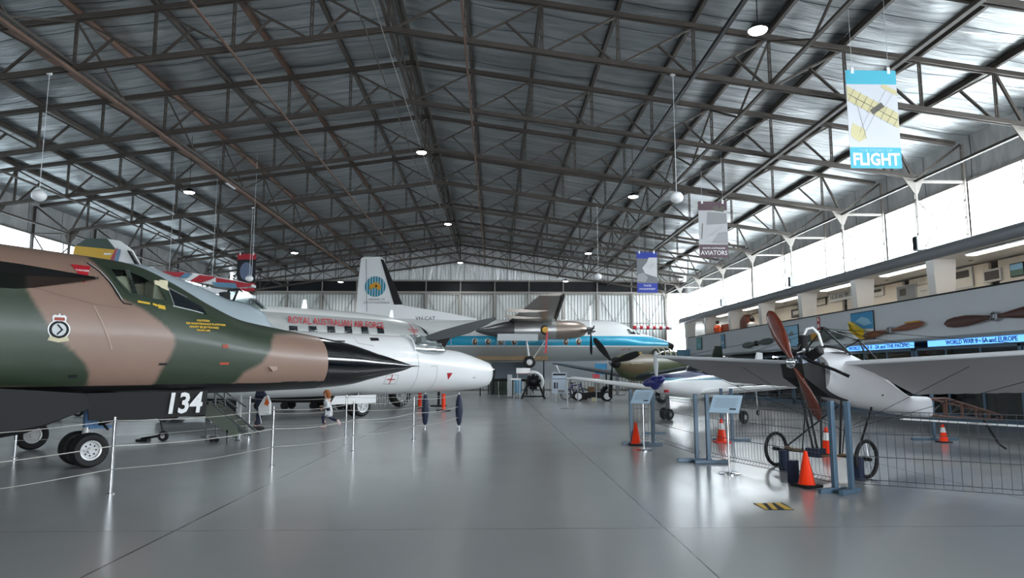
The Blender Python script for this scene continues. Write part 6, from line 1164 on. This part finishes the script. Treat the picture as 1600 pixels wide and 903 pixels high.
t = thing('tow_bar', 'small black wheeled jack on the floor behind the number panel', 'jack', (-7.6, 16.1, 0)); wheel(t, (0, 0, .12), (0, 1, 0), .12, .08, hr=.4); MB().tube([(-.5, 0, .06), (0, 0, .14), (-.1, 0, .6)], .03, 8).build('handle', MATS['dark_metal'], t); MB().box((-.45, 0, .03), (.25, .2, .05)).build('foot', MATS['dark_metal'], t)
# tails and wings beyond the camouflaged jet
YT = 25.
def fq(px, py, Y=YT): x, z = P_(px, py, Y); return x, z
bx = fq(165, 400)[0]
t = thing('aircraft_tail', 'tall dark green and yellow tail fin beyond the camouflaged jet', 'aircraft', (bx, YT, 0))
def loc(pts, Y=YT, b=bx): return [(fq(x, y, Y)[0]-b, fq(x, y, Y)[1]) for x, y in pts]
q = MB(); q.prism(loc([(121, 385), (140, 373.5), (170, 374), (184, 391), (182, 391)]), (0, 0, 0), (1, 0, 0), (0, 0, 1), .15); q.build('fin_tip', mat('fin_green', '1f3a30', .4), t)
q = MB(); q.prism(loc([(121, 385), (181, 391), (172, 420), (163, 460), (118, 460), (117, 402)]), (0, 0, 0), (1, 0, 0), (0, 0, 1), .15); q.build('fin', mat('fin_yellow', 'd5a51c', .4), t)
q = MB(); q.box((loc([(172, 398)])[0][0], -.17, loc([(172, 398)])[0][1]), (.25, .02, .06)); q.build('fin_light', wht, t)
MB().tube([(-1.2, -.05, 3.4), (0, -.05, 3.2), (4., -.05, 2.6)], [.25, .5, .8], 16).build('fuselage', MATS['fin_yellow'], t, smooth=50); wheel(t, (3., -.5, .4), (0, 1, 0), .4, .2); MB().tube([(3., -.3, .4), (3., -.2, 2.2)], .07, 8).build('gear_leg', MATS['steel'], t); wheel(t, (-.5, -.1, .2), (0, 1, 0), .2, .1); MB().tube([(-.5, -.0, .2), (-.5, 0, 3.)], .05, 8).build('gear_leg', MATS['steel'], t)
YU = 24.; bu = fq(205, 400, YU)[0]
t = thing('aircraft_tail', 'white tail fin with red and blue stripes and a black leading edge', 'aircraft', (bu, YU, 0))
L2 = lambda pts: loc(pts, YU, bu)
q = MB(); q.prism(L2([(171, 374), (189, 377), (208, 391), (222, 416), (228, 440), (160, 440), (175, 410), (184, 390)]), (0, 0, 0), (1, 0, 0), (0, 0, 1), .12); f_ = q.build('fin', wht, t)
q = MB(); q.prism(L2([(183, 391), (187, 388), (178, 420), (168, 440), (161, 440), (172, 415)]), (0, -.13, 0), (1, 0, 0), (0, 0, 1), .02); q.build('red_stripe', mat('stripe_rose', 'a5485a', .5), f_)
q = MB(); q.prism(L2([(188, 390), (192, 391), (187, 412), (180, 440), (174, 440), (182, 410)]), (0, -.13, 0), (1, 0, 0), (0, 0, 1), .02); q.build('blue_stripe', mat('stripe_blue', '6f8fb0', .5), f_)
q = MB(); q.prism(L2([(205, 393), (209, 394), (223, 416), (232, 440), (228, 440), (218, 416)]), (0, -.13, 0), (1, 0, 0), (0, 0, 1), .16); q.build('leading_edge', MATS['black_matt'], f_)
MB().tube([(-1.5, 0, 3.6), (0, 0, 3.5), (4., 0, 3.)], [.2, .45, .7], 16).build('fuselage', wht, t, smooth=50); MB().tube([(3., 0, 0), (3., 0, 3.)], .08, 8).build('stand', MATS['mid_grey'], t); MB().tube([(-.5, 0, 0), (-.5, 0, 3.4)], .08, 8).build('stand', MATS['mid_grey'], t)
YV = 30.; bv = fq(330, 440, YV)[0]; L3 = lambda pts: loc(pts, YV, bv)
t = thing('hanging_biplane', 'white aircraft with dark red and blue striped wings hanging beyond the cockpit', 'aircraft', (bv, YV, 0)); dr_ = mat('deep_red', '8c1424', .45)
for nm_, m_, pts_, dy in (('wing', MATS['light_grey'], [(255, 426), (310, 429), (375, 440), (400, 446), (400, 450), (340, 447), (262, 434)], 0), ('wing_marking', dr_, [(256, 426), (300, 428.5), (309, 429.5), (296, 436), (270, 434)], -.51), ('wing_marking', mat('marking_blue', '47708a', .5), [(298, 429), (309, 430), (300, 437), (288, 437)], -.52),
        ('wing_marking', dr_, [(320, 432), (345, 435), (335, 440), (322, 444), (304, 442)], -.51), ('wing_marking', dr_, [(345, 436), (400, 446), (398, 450), (360, 452), (345, 448)], -.51), ('wing_marking', MATS['marking_blue'], [(338, 443), (375, 445), (378, 453), (345, 450)], -.53), ('lower_wing', MATS['light_grey'], [(250, 436), (340, 452), (400, 462), (400, 467), (330, 458), (250, 444)], 0), ('fin_cap', dr_, [(200, 419), (207, 416), (225, 416.5), (232, 420), (216, 423)], 0)):
    q = MB(); q.prism(L3(pts_), (0, dy, 0), (1, 0, 0), (0, 0, 1), .5 if dy == 0 else .02); q.build(nm_, m_, t)
for px in (268, 318, 368): a, c = L3([(px, 430), (px+4, 452)]); MB().tube([(a[0], .1, a[1]), (c[0], .1, c[1])], .03, 6).build('strut', MATS['steel'], t)
for px in (262, 330, 392): a = L3([(px, 434)])[0]; MB().tube([(a[0], .1, a[1]), (a[0], .1, zroof(bv+a[0])-.1)], .008, 5).build('hanging_wire', MATS['light_grey'], t)

# ------------------------------------------------------------------ people
def skinned(name, joints, edges, m, parent=None, root=0, lv=2):
    me = bpy.data.meshes.new(name); me.from_pydata([j[0] for j in joints], edges, []); o = bpy.data.objects.new(name, me); COL.objects.link(o)
    o.modifiers.new('skin', 'SKIN'); sv = me.skin_vertices[0].data if me.skin_vertices else None
    if sv is None:
        bm_ = __import__('bmesh').new(); bm_.from_mesh(me); bm_.verts.layers.skin.verify(); bm_.to_mesh(me); bm_.free(); sv = me.skin_vertices[0].data
    for i, j in enumerate(joints):
        r = j[1]; sv[i].radius = r if isinstance(r, tuple) else (r, r)
    for i in range(len(joints)): sv[i].use_root = (i == root)
    s_ = o.modifiers.new('sub', 'SUBSURF'); s_.levels = lv; s_.render_levels = lv
    me.materials.append(m)
    if parent: o.parent = parent
    for md in o.modifiers:
        if md.type == 'SKIN': md.use_smooth_shade = True
    return o
def person(label, loc_, rz, H_, skin, top, legs, shoe, hair, pose, hair_long=True, head=.13, top_len=.45, group=None):
    """H_ stature; pose gives hip/knee/ankle and shoulder/elbow/wrist offsets in units of H_ (x forward, y left)"""
    t = thing('person', label, 'person', loc_, R(rz), group); s = H_; J = pose
    hip, chest, neck, hd = V(*J['hip'])*s, V(*J['chest'])*s, V(*J['neck'])*s, V(*J['head'])*s
    jt = [(hip, (.068*s, .085*s)), ((hip+chest)/2, (.06*s, .075*s)), (chest, (.065*s, .09*s)), (neck, .03*s), (neck*.5+hd*.5, .03*s), (hd, (.05*s*head/.13, .045*s*head/.13)), (hd+V(.0, 0, .05*s*head/.13), (.045*s*head/.13, .04*s*head/.13))]; ed = [(0, 1), (1, 2), (2, 3), (3, 4), (4, 5), (5, 6)]
    for sd in ('L', 'R'):
        h_, k_, a_, tt_ = [V(*q)*s for q in J['leg'+sd]]; n = len(jt); jt += [(h_, .052*s), ((h_+k_)/2, .048*s), (k_, .035*s), ((k_+a_)/2+V(-.008*s, 0, 0), .033*s), (a_, .02*s), (tt_, .018*s)]; ed += [(0, n)]+[(n+i, n+i+1) for i in range(5)]
        s_, e_, w_ = [V(*q)*s for q in J['arm'+sd]]; n = len(jt); hd_ = unit(w_-e_); palm = w_+hd_*.035*s
        jt += [(s_, .033*s), ((s_+e_)/2, .028*s), (e_, .023*s), (w_, .015*s), (palm, (.017*s, .01*s))]; ed += [(2, n)]+[(n+i, n+i+1) for i in range(4)]
        side, up_ = frame_of(hd_)
        for f_ in range(5):
            b0 = palm+up_*(f_-1.5)*.008*s if f_ < 4 else palm-hd_*.015*s+up_*.012*s; L_ = (.03, .034, .032, .026, .022)[f_]*s; dv = hd_ if f_ < 4 else unit(hd_+up_)
            m1 = b0+dv*L_*.6; m2 = m1+unit(dv+side*.6)*L_*.5; n2 = len(jt); jt += [(m1, .0052*s), (m2, .0045*s)]; ed += [(n+4, n2), (n2, n2+1)]
    body = skinned('body', [(tuple(a), b) for a, b in jt], ed, skin, t)
    # head details
    hs = head/.13*s; c = hd+V(0, 0, .02*s); q = MB(); q.ball(tuple(c+V(.048*hs, 0, -.01*hs)), (.012*hs, .008*hs, .012*hs), 10); q.build('nose', skin, t, smooth=60)
    for sg in (-1, 1): MB().ball(tuple(c+V(.043*hs, sg*.017*hs, .008*hs)), (.005*hs, .007*hs, .005*hs), 8).build('eye', MATS['dark_metal'], t); MB().ball(tuple(c+V(0, sg*.05*hs, 0)), (.011*hs, .005*hs, .016*hs), 8).build('ear', skin, t)
    MB().ball(tuple(c+V(.044*hs, 0, -.028*hs)), (.004*hs, .014*hs, .003*hs), 8).build('mouth', mat('lip', 'a85a52', .6), t)
    q = MB(); q.ball(tuple(c+V(-.014*hs, 0, .022*hs)), (.058*hs, .056*hs, .056*hs), 18)
    if hair_long: q.tube([c+V(-.035*hs, 0, .01*hs), c+V(-.05*hs, 0, -.05*hs), c+V(-.045*hs, 0, -.11*hs)], [.045*hs, .045*hs, .015*hs], 12)
    q.build('hair', hair, t, smooth=60)
    # clothes follow the body
    def gar(nm, jj, ee, m_): return skinned(nm, [(tuple(a), b) for a, b in jj], ee, m_, t)
    bt = hip-V(0, 0, top_len*s*.25)
    jj = [(bt, (.1*s, .12*s)), (hip+V(0, 0, .01*s), (.09*s, .11*s)), ((hip+chest)/2, (.07*s, .088*s)), (chest, (.074*s, .098*s)), (chest*.3+neck*.7, (.04*s, .05*s))]; ee = [(0, 1), (1, 2), (2, 3), (3, 4)]
    for sd in ('L', 'R'): s_, e_, w_ = [V(*q)*s for q in J['arm'+sd]]; n = len(jj); jj += [(s_, .04*s), ((s_+e_)/2, .036*s), (e_, .031*s), (e_*.1+w_*.9, .024*s)]; ee += [(3, n), (n, n+1), (n+1, n+2), (n+2, n+3)]
    gar('jumper', jj, ee, top)
    jj = [(hip, (.066*s, .08*s))]; ee = []
    for sd in ('L', 'R'): h_, k_, a_, tt_ = [V(*q)*s for q in J['leg'+sd]]; n = len(jj); jj += [(h_, .06*s), ((h_+k_)/2, .054*s), (k_, .042*s), (k_*.1+a_*.9, .034*s)]; ee += [(0, n), (n, n+1), (n+1, n+2), (n+2, n+3)]
    gar('trousers', jj, ee, legs)
    for sd in ('L', 'R'):
        h_, k_, a_, tt_ = [V(*q)*s for q in J['leg'+sd]]; d = unit(tt_-a_*V(1, 1, 0)-V(0, 0, tt_[2])) if False else unit(tt_-a_)
        q = MB(); q.tube([a_-d*.035*s+V(0, 0, .005*s), a_+V(0, 0, -.006*s), tt_, tt_+d*.02*s], [.02*s, .032*s, .026*s, .012*s], 12); q.build('shoe', shoe, t, smooth=60)
    return t
m, nt, b, tc = node_mat('jumper_pattern', .8, 0); vz = N(nt, 'ShaderNodeTexVoronoi'); vz.inputs['Scale'].default_value = 22; nt.links.new(tc.outputs['Object'], vz.inputs['Vector']); cr = N(nt, 'ShaderNodeValToRGB'); cr.color_ramp.elements[0].position = .3; cr.color_ramp.elements[0].color = srgb('8f939c'); cr.color_ramp.elements[1].position = .42; cr.color_ramp.elements[1].color = srgb('e6e7ea'); nt.links.new(vz.outputs['Distance'], cr.inputs[0]); nt.links.new(cr.outputs[0], b.inputs['Base Color'])
m, nt, b, tc = node_mat('leggings_pattern', .8, 0); vz = N(nt, 'ShaderNodeTexVoronoi'); vz.inputs['Scale'].default_value = 26; nt.links.new(tc.outputs['Object'], vz.inputs['Vector']); cr = N(nt, 'ShaderNodeValToRGB'); cr.color_ramp.elements[0].position = .2; cr.color_ramp.elements[0].color = srgb('c8ccd8'); cr.color_ramp.elements[1].position = .28; cr.color_ramp.elements[1].color = srgb('202542'); nt.links.new(vz.outputs['Distance'], cr.inputs[0]); nt.links.new(cr.outputs[0], b.inputs['Base Color'])
skin = mat('skin', 'd9a58c', .5)
run = dict(hip=(0, 0, .47), chest=(.03, 0, .66), neck=(.05, 0, .76), head=(.06, 0, .86), legL=((.0, .05, .45), (.09, .05, .26), (.05, .05, .045), (.13, .05, .02)), legR=((0, -.05, .45), (-.03, -.05, .25), (-.2, -.05, .17), (-.23, -.05, .09)),
           armL=((.03, .1, .71), (-.03, .13, .57), (.07, .12, .5)), armR=((.03, -.1, .71), (.07, -.13, .57), (.17, -.11, .55)))
person('small child with red-blonde hair in a pale patterned jumper running left', (-4.72, 19.75, 0), 172, 1.1, skin, MATS['jumper_pattern'], MATS['leggings_pattern'], mat('shoe_pink', 'e6c6c6', .6), mat('hair_ginger', 'a8663a', .7), run, True, .16, .8).scale = (1.25, 1.25, 1)
stand = dict(hip=(0, 0, .52), chest=(.01, 0, .70), neck=(.02, 0, .82), head=(.035, 0, .91), legL=((0, .05, .49), (.03, .06, .28), (-.02, .06, .045), (.07, .07, .02)), legR=((0, -.05, .49), (.0, -.06, .28), (-.05, -.06, .045), (.04, -.06, .02)),
             armL=((.0, .11, .79), (-.02, .15, .63), (.05, .16, .5)), armR=((0, -.11, .79), (.03, -.15, .63), (.1, -.14, .52)))
person('adult in dark navy clothes standing partly hidden under the camouflaged nose', (-6.45, 19.1, 0), 20, 1.72, skin, MATS['navy'], mat('trouser_navy', '1c2338', .8), MATS['black_matt'], mat('hair_dark', '3a2a22', .7), stand, False)
g = onfloor(421, 676); t = thing('carry_bag', 'white cloth bag with an orange top hanging from the adult hand', 'bag', (-6.12, 18.62, .42)); q = MB(); q.prism([(-.17, .0), (-.2, .22), (-.05, .5), (.05, .55), (.14, .35), (.15, .02)], (0, .04, 0), (1, 0, 0), (0, 0, 1), .08); q.build('bag', wht, t, bevel=.03); q = MB(); q.prism([(-.03, .3), (.02, .5), (.1, .34), (.06, .26)], (0, -.045, 0), (1, 0, 0), (0, 0, 1), .01); q.build('orange_print', mat('print_orange', 'd9672c', .6), t); q = MB(); q.tube([(.02, 0, .5), (-.08, .1, .42), (-.15, .3, .44)], .012, 6); q.tube([(-.15, 0, .02), (-.1, 0, -.2)], .01, 6); q.build('strap', wht, t)
